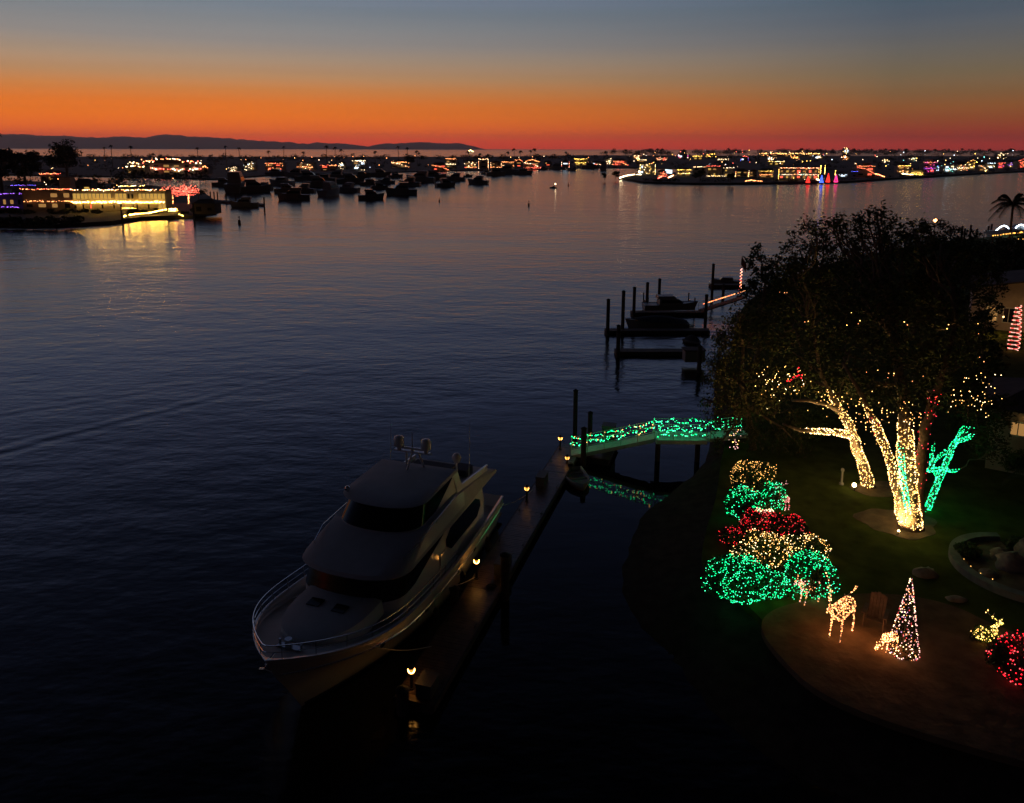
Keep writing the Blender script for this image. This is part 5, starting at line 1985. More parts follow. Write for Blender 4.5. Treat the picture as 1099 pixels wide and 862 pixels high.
def metres(px, p):
    dep = (Vector(p) - Vector((0, 0, CAM_H))).dot(Vector((0, math.cos(PITCH), -math.sin(PITCH))))
    return px * dep / FPX


def bulb_line(q, pts, step, r, mi, rnd, jit=.0):
    pts = [Vector(p) for p in pts]
    for a, b in zip(pts, pts[1:]):
        n = max(1, int((b - a).length / step))
        for i in range(n):
            if jit and rnd.random() < .28:
                continue
            q.octa(a.lerp(b, (i + rnd.random() * .8) / n) + Vector((0, 0, rnd.gauss(0, jit))), r * rnd.uniform(.65, 1.3), mi if isinstance(mi, int) else rnd.choice(mi))


WINM = {'w': W_WIN, 'g': W_WIN2, 'd': M_DARKWIN, 'r': glow('window_red', (1, .12, .06), 1.6), 'b': glow('window_cool', (.7, .85, 1), 2.0)}


def far_house(label, x0, x1, yb, yt, roof='hip', wins='wdwg', strings=(), group=None, storeys=2, dz=FZ, rz_=None, wm=M_WALLD, br=None, name='house', depth=None):
    """x0..x1, yb, yt are the outline in the photograph; strings = (kind, materials)"""
    c = at((x0 + x1) / 2, yb, dz)
    w = metres(x1 - x0, c)
    top = at_y((x0 + x1) / 2, yt, c.y).z - dz
    top = max(3.0, top)
    d = depth or min(14, max(6, w * .6))
    h = top * (.72 if roof in ('hip', 'gable') else .94)
    rh = top - h
    rz_ = rf.uniform(-.12, .12) if rz_ is None else rz_
    t = thing(name, label, 'house', Vector((c.x, c.y + d / 2, dz)), rz_, group)
    hx, hy = w / 2, d / 2
    b = MB()
    b.box((0, 0, h / 2), (w, d, h))
    if roof == 'step':
        b.box((w * .12, .8, h + rh * 1.2 + .9), (w * .5, d * .6, 1.8 + rh * 2))
    b.build('wall', wm, t)
    r = MB()
    e = .5
    if roof == 'hip':
        p = [(-hx - e, -hy - e, h + .01), (hx + e, -hy - e, h + .01), (hx + e, hy + e, h + .01), (-hx - e, hy + e, h + .01), (-hx * .55, 0, h + rh), (hx * .55, 0, h + rh)]
        r.add(p, [(3, 2, 1, 0), (0, 1, 5, 4), (1, 2, 5), (2, 3, 4, 5), (3, 0, 4)])
        edge = [[(-hx - e, -hy - e - .1, h + .1), (hx + e, -hy - e - .1, h + .1)]]
        ridge = [[(-hx - e, -hy - e, h + .1), (-hx * .55, -.2, h + rh + .2), (hx * .55, -.2, h + rh + .2), (hx + e, -hy - e, h + .1)]]
    elif roof == 'gable':
        p = [(-hx - e, -hy - e, h + .01), (0, -hy - e, h + rh), (hx + e, -hy - e, h + .01), (-hx - e, hy + e, h + .01), (0, hy + e, h + rh), (hx + e, hy + e, h + .01)]
        r.add(p, [(0, 1, 4, 3), (1, 2, 5, 4), (0, 2, 1), (3, 4, 5), (0, 3, 5, 2)])
        edge = [[(-hx - e, -hy - e - .1, h + .1), (0, -hy - e - .1, h + rh + .15), (hx + e, -hy - e - .1, h + .1)]]
        ridge = [[(0, -hy - e, h + rh + .2), (0, hy + e, h + rh + .2)]]
    else:
        r.box((0, 0, h + .16), (w + .8, d + .8, .3))
        edge = [[(-hx - .4, -hy - .5, h + .3), (hx + .4, -hy - .5, h + .3)]]
        ridge = [[(-hx - .4, -hy - .5, h + .3), (-hx - .4, hy + .4, h + .3)]]
    r.build('roof', M_ROOF, t)
    n = len(wins)
    per = max(1, math.ceil(n / storeys))
    sh = h / storeys
    for k, ch in enumerate(wins):
        if ch == ' ':
            continue
        s_, i = divmod(k, per)
        x = -hx + w * (i + .5) / per
        ww, wh = w / per * rf.uniform(.3, .6), sh * rf.uniform(.25, .45)
        z = sh * (s_ + .48)
        if depth == 6 and ch == 'g':  # golden house: wide glowing panels stand in for its lit upper wall
            ww, wh = w / per * .8, sh * .5
        g = MB()
        g.box((x, -hy - .03, z), (ww, .06, wh))
        g.build('window', WINM[ch], t)
    if strings:
        q = MB()
        ms = []
        br = br or max(.09, metres(.20, c))
        for kind, mlist in strings:
            i0 = len(ms)
            ms += list(mlist)
            mi = list(range(i0, i0 + len(mlist)))
            st = br * 2.1
            if kind == 'eave':
                lines = edge
            elif kind == 'ridge':
                lines = ridge
            elif kind == 'low':
                lines = [[(-hx, -hy - .9, h * .46), (hx, -hy - .9, h * .46)]]
            elif kind == 'ground':
                lines = [[(-hx * 1.1, -hy - 3, .9), (hx * 1.1, -hy - 3.4, .9)]]
            elif kind == 'sides':
                lines = [[(-hx - .1, -hy - .1, 0), (-hx - .1, -hy - .1, h)], [(hx + .1, -hy - .1, 0), (hx + .1, -hy - .1, h)]]
            elif kind == 'slope':
                lines = [[(-hx, -hy - 1, h * .9), (0, -hy - 2, h * .75), (hx * 1.3, -hy - 3, h * .1)]]
            elif kind == 'heap':
                lines = []
                for _ in range(16):
                    q.octa((rf.gauss(0, hx * .5), -hy - rf.uniform(.2, 3), rf.uniform(.3, h * 1.05)), br * rf.uniform(.6, 1.7), rf.choice(mi))
            for l in lines:
                bulb_line(q, l, st * 1.2, br, mi, rf, br * 1.2)
        o = q.build('house_lights', ms, t)
        o['kind'] = 'stuff'
    return t


GH = 'houses along the far harbour shore'
# ---- left point
far_house('long flat roofed house on the left point, outlined and glowing gold above the water', 80, 178, 227, 203.5, 'flat', 'd d r  d  d  w dd  d  gggggggggggg gggdd ggggggg', (('eave', [F_WHITE, F_ORNG]), ('low', [F_GOLDX, F_GOLDX, F_WHITE]), ('low', [F_GOLDX])), None, 2, FZ, .02, M_WALLD, .17, depth=6)
far_house('dim flat house left of the golden one, with two red eave lines', 26, 79, 226, 202.5, 'flat', 'dwwd  ww', (('eave', [F_RED, F_ORNG]), ('low', [F_ORNG])), None, 2, FZ, .03, M_WALLD, .12, depth=7)
ch = at(62, 226, FZ)
o = MB(); o.box((0, 0, 6), (4.2, 3.2, 12)); 
far_tower = thing('stair_tower', 'square brownish block standing above the red lined flat roof', 'tower', Vector((ch.x, ch.y + 8, FZ)))
o.build('wall', M_WALL, far_tower)
o = MB(); o.box((0, 0, 12.15), (4.7, 3.7, .28)); o.build('roof', M_ROOF, far_tower)
far_house('low house at the left edge under purple light lines', -6, 25, 224, 208, 'flat', 'dwwd', (('eave', [F_PURP]), ('ground', [F_PURP])), None, 1, FZ, .02, M_WALLD, .13)
far_house('dark house behind with one blue light line on its roof', 14, 40, 216, 198.5, 'flat', 'dd', (('eave', [F_BLUE, F_PURP]),), None, 1, FZ, .02, M_WALLD, .10)
far_house('dark house behind the golden one with one bright upper balcony string', 130, 157, 214, 199.5, 'flat', 'dd', (('eave', [F_WHITE, F_GOLD]),), None, 1, FZ, .02, M_WALLD, .15)
far_house('dark house with a single orange lit dormer behind the left point trees', 80, 98, 208, 192, 'hip', 'dg', (), None, 1, FZ, .02)
far_house('dark house with a faint reddish wavy roof line near the left edge', 44, 66, 196, 183, 'hip', 'dwd', (('eave', [F_RED, F_ORNG]),), None, 1, FZ, .02, M_WALLD, .2)
far_house('wide clubhouse with jagged red outlined roofs behind the left point', 141, 217, 187, 170.5, 'gable', 'dddwwdd ddwwdd', (('eave', [F_RED, F_ORNG, F_WHITE]), ('low', [F_RED, F_WHITE])), None, 2, FZ, .02, M_WALLD, .5)
far_house('small annex with a bright pink eave left of the clubhouse', 136, 156, 188, 178.5, 'flat', 'wdd', (('eave', [F_ORNG, F_WHITE]),), None, 1, FZ, .02, M_WALLD, .4)
far_house('low pier house with a thin pink line right of the clubhouse', 205, 224, 187, 179, 'flat', 'dwd', (('eave', [F_ORNG]),), None, 1, FZ, .02, M_WALLD, .35)

# lit shrubs and red lit trees of the golden house
def far_lit_tree(label, x, yb, yt, wpx, mats, trunk=True, n=150, br=.16, cat='tree'):
    c = at(x, yb, FZ)
    h = at_y(x, yt, c.y).z - FZ
    w = metres(wpx, c)
    t = thing('lit_tree', label, cat, c, 0)
    b = MB()
    b.tube([(0, 0, 0), (.1, 0, h * .3), (0, 0, h * .55)], [.3, .22, .18], 7)
    limbs = []
    for k in range(7):
        a = 2 * math.pi * k / 7
        e = (math.cos(a) * w * .38, math.sin(a) * w * .25, h * rf.uniform(.72, .97))
        limbs.append(((0, 0, h * .5), e))
        b.tube([(0, 0, h * .5), (e[0] * .5, e[1] * .5, h * .72), e], [.13, .08, .03], 5)
    b.build('trunk', M_BARK, t)
    f = MB()
    for _ in range(260):
        d = Vector((rf.gauss(0, 1), rf.gauss(0, 1), rf.gauss(0, 1))).normalized() * rf.uniform(.4, 1)
        f.leaf((d.x * w * .46, d.y * w * .3, h * .72 + d.z * h * .27), .3, rf)
    f.build('crown', M_LEAFD, t)
    q = MB()
    for _ in range(n):
        d = Vector((rf.gauss(0, 1), rf.gauss(0, 1), rf.gauss(0, 1))).normalized() * rf.uniform(.25, 1.12)
        q.octa((d.x * w * .48, d.y * w * .32, h * .72 + d.z * h * .28), br * rf.uniform(.6, 1.2), rf.randrange(len(mats)))
    for _ in range(22 if trunk else 0):
        q.octa((rf.uniform(-.3, .3), -.32, rf.uniform(.2, h * .5)), br * 1.1, len(mats))
    o = q.build('bulbs', list(mats) + [F_ORNG, F_WHITE], t)
    o['kind'] = 'stuff'


far_lit_tree('left one of two red lit trees beside the golden house', 186, 219.5, 200, 24, [F_RED, F_RED], n=190, br=.13)
far_lit_tree('right one of two red lit trees, at the tip of the left point', 203, 219, 198.5, 24, [F_RED, F_RED], n=200, br=.13)
far_lit_tree('rounded shrub dotted with white lights left of the golden house', 76, 225, 210, 19, [F_WHITE, F_WARM], False, 90, .13, 'shrub')
far_lit_tree('tiny tree with sparse golden lights below the golden house', 164, 224, 214, 8, [F_GOLD], True, 26, .12)
far_lit_tree('tiny lit tree between the golden house and the red lit trees', 177, 224, 214, 8, [F_WHITE, F_GOLD], True, 26, .12)
# golden lit boat dock in front
gd_ = thing('lit_dock', 'low dock in front of the golden house with sloping golden light lines', 'dock', at(165, 236, 0))
bp0 = at(165, 236, 0)
o = MB()
o.prism([(p.x - bp0.x, p.y - bp0.y) for p in P((132, 235.5), (208, 234), (208, 231), (132, 232.5))], -.3, .9)
o.build('float', M_PILE, gd_)
q = MB()
for l, mi in (([at(133, 232, 1.6), at(146, 229.5, 1.8), at(160, 228.5, 1.9), at(172, 226, 2.2), at(179, 224.8, 2.4)], 0), ([at(180, 226.5, 1.8), at(191, 226, 1.8)], 0), ([at(180, 224.5, 2.1), at(190, 224.3, 2.1)], 0),
              ([at(131, 223.5, 2.2), at(146, 223.5, 2.2)], 0), ([at(131, 221.5, 2.5), at(144, 221.5, 2.5)], 1), ([at(192, 230, 1.2), at(197, 232, 1.0)], 1), ([at(140, 230.6, 1.4), at(160, 229.2, 1.6)], 1)):
    bulb_line(q, [p - bp0 for p in l], .34, .17, mi, rf, .05)
o = q.build('dock_lights', [F_GOLDX, F_GOLD], gd_)
o['kind'] = 'stuff'
for (x, yb, yt, lb) in ((131.5, 239, 219, 'dark piling at the left end of the golden lit dock'), (208.5, 238, 219, 'dark piling at the right end of the golden lit dock'),
                        (226, 213, 206, 'leftmost of three thin pilings right of the red lit trees'), (230, 213, 206, 'middle one of three thin pilings right of the red lit trees'), (233.5, 213, 206, 'rightmost of three thin pilings right of the red lit trees'),
                        (284, 226, 212, 'lone piling at the tip of the far left finger dock'), (243, 217, 208, 'piling at the root of the far left finger dock'), (253, 217, 208, 'piling beside the boat on the far left finger dock')):
    p = at(x, yb, 0)
    piling(lb, p, at_y(x, yt, p.y).z, .3, None)
fd = thing('finger_dock', 'finger dock reaching right from the left point into the moorings', 'dock', at(258, 219.5, 0))
p0 = at(258, 219.5, 0)
o = MB(); o.prism([(p.x - p0.x, p.y - p0.y) for p in P((226, 217.2), (284, 222), (284, 220.6), (226, 215.6))], -.2, .8); o.build('planking', M_PILE, fd)
bh = at(222, 232, 0)
far_house('dark boathouse with a curved roof at the tip of the left point', 208, 231, 230, 214, 'hip', 'dd', (), None, 1, FZ, 0, M_PILE, name='boathouse')

# ---- houses across the water: x0, x1, base, top, roof, windows, lights, label
W_, O_, R_, G_, B_, P_, T_, M_, C_ = F_WHITE, F_ORNG, F_RED, F_GOLD, F_BLUE, F_PURP, F_TEAL, F_MAG, F_COOL
HS = [
    (246, 256, 184, 177.5, 'hip', 'dwd', (('heap', [W_]),), 'small dark house with a few white lights at the left moorings'),
    (261, 274, 183, 170, 'gable', 'dwdw', (('heap', [W_, W_, C_]),), 'tall narrow house with white lights down its corner, left moorings'),
    (285, 304, 183, 172.5, 'hip', 'rwwr', (('eave', [R_, O_]), ('heap', [O_, R_])), 'house heaped with red orange lights under a red roof line'),
    (319, 337, 183, 174.5, 'flat', 'wwww', (('heap', [O_, R_, W_]), ('low', [O_])), 'wide low house with dense orange lights behind the moored boats'),
    (344, 361, 183.5, 177.5, 'flat', 'wdr', (('eave', [O_, R_]),), 'low house with a bright orange and red eave line'),
    (363, 371, 182, 172.5, 'gable', 'db', (('heap', [W_]),), 'dark house with single white lights behind the anchored cruisers'),
    (379, 393, 183, 168.5, 'hip', 'bdwb', (('heap', [W_, C_]), ('eave', [W_])), 'house with white lights piled to its roof, middle of the moorings'),
    (420, 436, 180, 172, 'hip', 'dwwd', (('eave', [O_]), ('slope', [O_, W_])), 'house with a bright orange slanting light line, centre of the moorings'),
    (463, 479, 183, 174.5, 'hip', 'rddr', (('slope', [R_, O_]),), 'dark house with a pink light line falling to the right'),
    (478, 490, 181, 170, 'flat', 'wdwd', (('eave', [O_]), ('low', [W_])), 'two level house with short orange light lines'),
    (499, 511, 180.5, 171.5, 'hip', 'ggww', (('heap', [W_, O_]), ('ground', [R_, O_])), 'bright golden house with a red line at the waterside'),
    (514, 524, 181.5, 170.5, 'flat', 'dd', (('eave', [W_, O_]), ('sides', [W_, O_])), 'house framed by a rectangle of pinkish white lights'),
    (527, 538, 180.5, 172, 'gable', 'wdwd', (('sides', [O_, W_]), ('ground', [O_])), 'gabled house with orange lights down both corners'),
    (539, 552, 180.5, 171.5, 'hip', 'wwdw', (('low', [O_, W_]), ('eave', [O_])), 'golden orange house at the right end of the moorings'),
    (553, 561, 179.5, 171, 'gable', 'rw', (('eave', [R_, O_]),), 'gabled house with an orange outlined roof near the channel'),
    (562, 579, 181, 171.5, 'gable', 'wrww', (('eave', [O_]), ('ground', [R_]), ('slope', [R_, W_])), 'house on the channel corner with a long red line at the water'),
    (584, 592, 178, 172.5, 'hip', 'rd', (), 'dark house with one reddish window by the channel'),
    (603, 611, 181, 171, 'gable', 'db', (('sides', [W_, R_]),), 'dark narrow house with a white light column at the channel'),
    (616, 630, 178, 170.5, 'flat', 'ggg', (('eave', [G_]), ('low', [G_])), 'flat house with yellow light bars across the channel'),
    (634, 646, 178.5, 173, 'hip', 'wdb', (('low', [W_, R_]),), 'low house with pink and white lights across the channel'),
    (649, 658, 177, 168, 'gable', 'dw', (('heap', [W_]),), 'dark house with one high white light across the channel'),
    (658, 672, 178, 170, 'hip', 'rdwr', (('slope', [R_, O_]), ('heap', [R_])), 'house with crossing red light lines behind the right point'),
    (683, 694, 177.5, 171.5, 'flat', 'gw', (('eave', [G_, W_]),), 'low golden house behind the tip of the right point'),
]
for (x0, x1, yb, yt, rf_, wn, st, lb) in HS:
    far_house(lb, x0, x1, yb, yt, rf_, wn, st, GH, 2)
GP = 'houses on the right point'
HP = [
    (687, 703, 187.5, 175.5, 'flat', 'bgwgbwg', (('heap', [W_, G_, W_]), ('sides', [W_, G_])), 'brilliant white and golden house at the tip of the right point'),
    (707, 715, 190, 182.5, 'hip', 'rr', (('heap', [R_, O_]), ('ground', [R_])), 'small house glowing red orange beside the white screen'),
    (727, 741, 189, 180, 'hip', 'gwdw', (('low', [W_, G_]), ('eave', [G_])), 'cream lit house right of the white screen'),
    (744, 758, 188, 179, 'flat', 'dwdd', (('eave', [O_, W_]),), 'house with a thin pink white roof line on the right point'),
    (759, 775, 190, 178, 'flat', 'dgdgw', (('eave', [R_]), ('ground', [G_, W_])), 'flat roofed house under a long red line'),
    (776, 787, 190, 180, 'flat', 'gdg', (('eave', [W_]), ('ground', [W_])), 'house with a white eave beside the red lined one'),
    (790, 803, 190, 181, 'hip', 'wdgw', (('sides', [G_, O_]),), 'dim house with golden vertical lights on the right point'),
    (804, 814, 190, 181.5, 'gable', 'wdw', (('sides', [O_, W_]),), 'dim gabled house with orange vertical lights'),
    (815, 834, 191, 181, 'hip', 'wgdw', (('low', [O_]), ('eave', [G_])), 'long low house with a dull orange eave left of the red and golden one'),
    (836, 878, 193, 180, 'flat', 'rgwrwgrwgwrwrw', (('eave', [O_, W_, R_]), ('low', [R_, W_, T_]), ('heap', [W_, G_, R_]), ('sides', [G_])), 'large house blazing red, golden and white beside the four lit cones'),
    (900, 909, 190, 184, 'hip', 'bd', (('low', [C_]),), 'dark small house with a cool white lamp right of the cones'),
    (913, 920, 190, 182, 'hip', 'dd', (('eave', [B_]),), 'small house with blue lights on its eave'),
    (919, 938, 190, 178, 'step', 'drdr', (('eave', [R_, O_]), ('slope', [O_, R_])), 'stepped house with stacked red light lines running down to the water'),
    (963, 976, 186, 175, 'hip', 'gwgw', (('heap', [G_, W_, O_]), ('eave', [G_])), 'house crowded with warm golden lights right of the red stepped house'),
    (978, 990, 188, 182.5, 'flat', 'gg', (('low', [G_]), ('ground', [G_])), 'low golden lit terrace house by the water'),
    (990, 1003, 186, 174, 'step', 'dmd'.replace('m', 'r'), (('eave', [M_, O_]), ('low', [P_, M_]), ('heap', [R_, M_])), 'house in magenta and purple light bands'),
    (1004, 1012, 184, 176, 'hip', 'bb', (('heap', [C_, T_, B_]),), 'small house with cool white and blue lights'),
    (1012, 1026, 185, 177, 'flat', 'bdb', (('low', [T_, C_]), ('heap', [W_, T_])), 'house with a teal light band at its foot'),
    (1026, 1038, 183.5, 174, 'hip', 'gwgw', (('heap', [W_, O_, R_]), ('low', [W_])), 'house with dense orange white lights left of the brightest roof'),
    (1037, 1049, 182, 172, 'gable', 'ggww', (('heap', [G_, W_]), ('eave', [O_, G_])), 'brightest golden gabled house far on the right shore'),
    (1049, 1057, 184, 174, 'hip', 'wd', (('slope', [W_, O_]),), 'house with a white light line sloping to the water'),
    (1059, 1067, 181, 173, 'hip', 'bd', (('low', [W_]), ('eave', [C_])), 'dim house with two pale light bars'),
    (1069, 1078, 181, 175, 'flat', 'rr', (('low', [M_, R_]), ('eave', [R_])), 'low house in bright rose light'),
    (1082, 1092, 180, 172, 'hip', 'gdg', (('heap', [G_, P_]), ('low', [P_])), 'house with golden lights over a purple band'),
    (1092, 1106, 181, 170, 'gable', 'rrr', (('heap', [R_, R_, O_]), ('eave', [R_])), 'house glowing solid red at the right edge'),
]
for (x0, x1, yb, yt, rf_, wn, st, lb) in HP:
    far_house(lb, x0, x1, yb, yt, rf_, wn, st, GP, 2, FZ + .3)
# second row, further back
BK = [(728, 738, 170, 164, 'gable', 'bd', (('sides', [M_, W_]),), 'far back house with a violet white light column'), (744, 754, 172, 167.5, 'flat', 'gg', (('eave', [G_]),), 'far back house with one yellow bar'),
      (757, 768, 169, 164.5, 'flat', 'gd', (('heap', [G_]),), 'far back house with a soft golden glow'), (770, 782, 172.5, 168, 'hip', 'dw', (('low', [W_]),), 'far back house with a dull white bar'),
      (795, 803, 173, 167.5, 'gable', 'bd', (('sides', [B_, P_]), ('eave', [R_])), 'far back house with a blue column and red eave'),
      (849, 858, 171, 166, 'hip', 'gg', (('heap', [G_, O_]),), 'far back house glowing gold below the long lit roof'), (825, 842, 178, 173.5, 'flat', 'ggw', (('eave', [W_, G_]),), 'far back long house with a white gold band'),
      (823, 830, 172, 167, 'hip', 'bd', (('heap', [W_]),), 'far back house with white spots below the long lit roof'), (873, 884, 171, 165.5, 'hip', 'bw', (('heap', [W_, C_]),), 'far back house with scattered cool lights'),
      (903, 912, 172, 165.5, 'hip', 'dw', (('heap', [W_, O_]),), 'far back house with faint lights right of the long roof'), (679, 688, 171, 164.5, 'hip', 'wd', (('heap', [O_, W_]),), 'far back house with two orange lights above the point'),
      (703, 716, 173, 167, 'hip', 'wr', (('heap', [R_, W_]),), 'far back house with pinkish dots above the point'), (946, 953, 174, 169.5, 'hip', 'w', (('heap', [W_]),), 'far back house with one pale light at the right'),
      (976, 984, 173, 168.5, 'hip', 'w', (('heap', [W_, T_]),), 'far back house with a pale greenish light'), (1070, 1080, 170.5, 164, 'flat', 'wd', (('heap', [W_]),), 'far back block with pale lights near the right edge'),
      (905, 911, 165.5, 158.5, 'flat', 'bb', (('heap', [G_, W_]),), 'tall far block with a bright cream top on the skyline')]
for (x0, x1, yb, yt, rf_, wn, st, lb) in BK:
    far_house(lb, x0, x1, yb, yt, rf_, wn, st, 'dim houses in the far back rows', 1, FZ)
far_house('long flat building with a continuous warm line along its roof', 815, 880, 168.5, 164.8, 'flat', 'wdwdwdwdwd', (('eave', [F_WARM]),), None, 1, FZ, 0, br=.9)

# white screen, seawall string, four cones
def far_string(label, pts, mats, r, step, z=1.8, group='light lines along the far seawalls'):
    q = MB()
    pp_ = [at(x, y, z) for x, y in pts]
    cb_ = MB(); cb_.tube(pp_, .04, 4)
    root = cb_.build('string_lights', M_WIRE)
    tag(root, label, 'string lights', group)
    bulb_line(q, pp_, step, r, list(range(len(mats))), rf, r * .3)
    o = q.build('bulbs', mats, root); o['kind'] = 'stuff'


far_string('white arching light line along the seawall at the tip of the right point', [(665, 191), (671, 188.8), (678, 187.6), (688, 187.2)], [F_WHITE], .36, .8)
far_string('short slanted orange white line below the white screen', [(717, 191), (723, 188)], [F_ORNG, F_WHITE], .3, .8)
far_string('short red slanted line at the red glowing house', [(706, 191.5), (712, 188.5)], [F_RED], .3, .8)
far_string('thin warm seawall line in the middle of the right point', [(800, 194.5), (806, 193.4), (818, 194.6)], [F_ORNG], .26, .9)
far_string('white light line running down the ramp by the blue cone', [(866, 191.3), (873, 191.2), (879, 193.4)], [F_WHITE, F_ORNG], .36, .8)
far_string('red orange light line sloping to the water right of the cones', [(936, 186.2), (942, 187), (949, 189.8)], [F_RED, F_ORNG], .34, .8)
far_string('golden light line sloping to the water at the brightest roof', [(1043, 179.5), (1050, 180), (1058, 183.5)], [F_WHITE, F_GOLD], .4, .9)
far_string('golden quay line under the cream house', [(968, 186.5), (978, 187.5), (990, 187.5)], [F_GOLD, F_WHITE], .4, 1)
ps = at(717.5, 188.5, FZ)
sc_ = thing('screen', 'tilted bright white projection screen on the right point', 'screen', ps, 0)
wq = metres(7.5, ps)
o = MB(); o.add([(-wq / 2, 0, 2.2), (wq / 2, 0, 1.6), (wq / 2, .0, 5.0), (-wq / 2, 0, 5.6), (-wq / 2, .2, 2.2), (wq / 2, .2, 1.6), (wq / 2, .2, 5.0), (-wq / 2, .2, 5.6)],
                [(0, 1, 2, 3), (7, 6, 5, 4), (0, 4, 5, 1), (1, 5, 6, 2), (2, 6, 7, 3), (3, 7, 4, 0)])
o.build('panel', glow('screen_white', (.75, .9, 1), 1.6), sc_)
o = MB(); o.tube([(-wq * .4, .25, 0), (-wq * .4, .25, 3)], .1, 5); o.tube([(wq * .4, .25, 0), (wq * .4, .25, 3)], .1, 5); o.build('stand', M_LAMPM, sc_)
pl_ = at(686, 188, FZ)
def street_lamp(label, x, yb, yt, m, r, group=None):
    c = at(x, yb, FZ)
    h = max(2.5, at_y(x, yt, c.y).z - FZ)
    t = thing('street_lamp', label, 'street lamp', c, 0, group)
    o = MB(); o.tube([(0, 0, 0), (0, 0, h)], [.12, .07], 5); o.build('post', M_LAMPM, t)
    o = MB(); o.octa((0, 0, h + r * .6), r); o.build('lamp_head', m, t)
    return t


street_lamp('dazzling white lamp at the end of the arching seawall line', 686, 188, 186, F_WHITE, 1.0)
for (x, yb, yt, m, cl, lb) in ((867, 197, 190, F_RED, [glow('cone_red', (1, .03, .02), 2.4)], 'short red lit block shaped cone, leftmost of the four'), (881.5, 197, 189, F_BLUE, [glow('cone_blue', (.06, .13, 1), 2.6)], 'blue lit cone with a pale foot beside the red ones'),
                               (888.5, 196.5, 187, F_RED, [MATS['cone_red']], 'red lit cone between the blue and the rose one'), (897, 196.5, 188, F_MAG, [glow('cone_rose', (1, .04, .22), 2.4)], 'rose lit cone, rightmost of the four')):
    c = at(x, yb - 1, FZ + .3)
    h = at_y(x, yt, c.y).z - FZ
    r = metres(1.9, c)
    t = thing('cone_tree', lb, 'light tree', c, 0, 'lit cones at the water on the right point')
    o = MB(); o.tube([(0, 0, 0), (0, 0, h * .97)], [r * .9, .1], 12); o.build('frame', M_LEAFD, t)
    q = MB()
    for _ in range(170):
        u = rf.random() ** 1.5
        a = rf.uniform(0, 6.28)
        q.octa((math.cos(a) * r * (1 - u), math.sin(a) * r * (1 - u), .1 + h * u), .34, rf.randrange(len(cl)))
    o = q.build('bulbs', cl, t); o['kind'] = 'stuff'
for (x, lb) in ((880, 'thin golden mast of lights left of the blue cone'), (884.5, 'taller thin golden mast of lights behind the blue cone'), (896, 'golden light mast above the rose cone')):
    c = at(x, 193, FZ)
    h = at_y(x, 178.5 if x != 896 else 184, c.y).z
    t = thing('light_mast', lb, 'light mast', c)
    o = MB(); o.tube([(0, 0, 0), (0, 0, h)], [.15, .06], 5); o.build('pole', M_STEEL, t)
    q = MB(); bulb_line(q, [(0, 0, h * .4), (0, 0, h)], .8, .3, 0, rf); o = q.build('bulbs', [F_GOLD], t); o['kind'] = 'stuff'

# lamps glowing among the houses
def scatter_lamps(n, x0, x1, y0, y1, ms, r0, r1):
    for _ in range(n):
        x, y = rf.uniform(x0, x1), rf.uniform(y0, y1)
        c = at(x, y, FZ)
        r = metres(rf.uniform(r0, r1), c)
        street_lamp('tiny lamp glowing among the far shore houses', x, y, y - 3.2, rf.choice(ms), r, 'tiny lamps glowing on the far shores')


scatter_lamps(30, 50, 330, 170, 186, [F_WHITE, F_WARM, F_ORNG], .15, .38)
scatter_lamps(38, 330, 660, 170, 182, [F_WARM, F_ORNG, F_WHITE, F_ORNG], .15, .38)
scatter_lamps(90, 668, 960, 164.5, 184, [F_WARM, F_ORNG, F_WHITE, F_GOLD, F_RED, F_COOL], .15, .4)
scatter_lamps(40, 960, 1100, 165, 182, [F_WARM, F_WHITE, F_GOLD, F_COOL, F_TEAL], .22, .45)
scatter_lamps(12, 30, 215, 190, 222, [F_WHITE, F_WARM, F_ORNG], .25, .45)

# ferris like lit ship at the foot of the island
sh = at(505, 162.4, 0)
sh = Vector((sh.x / sh.y * 5200, 5200, 0))
st_ = thing('ship', 'distant lit ship at the foot of the island ridge', 'ship', sh)
k = metres(1, sh)
o = MB(); o.prism([(-k * 3.2, -6), (k * 2.8, -6), (k * 3.4, 0), (k * 2.8, 6), (-k * 3.2, 6)], -1, k * .9); o.build('hull', M_HULLD, st_)
o = MB(); o.prism([(-k * 1.8, -4), (k * 1.5, -4), (k * 1.5, 4), (-k * 1.8, 4)], k * .9, k * 1.9); o.build('cabin', M_HULLD, st_)
q = MB()
for i in range(26):
    u = i / 25
    q.octa((k * (-3 + 6 * u), -7, k * (.9 + 2.3 * (1 - abs(u - .5) * 2) * rf.uniform(.5, 1))), k * .28, rf.randrange(2))
o = q.build('ship_lights', [F_GOLD, F_WHITE], st_); o['kind'] = 'stuff'

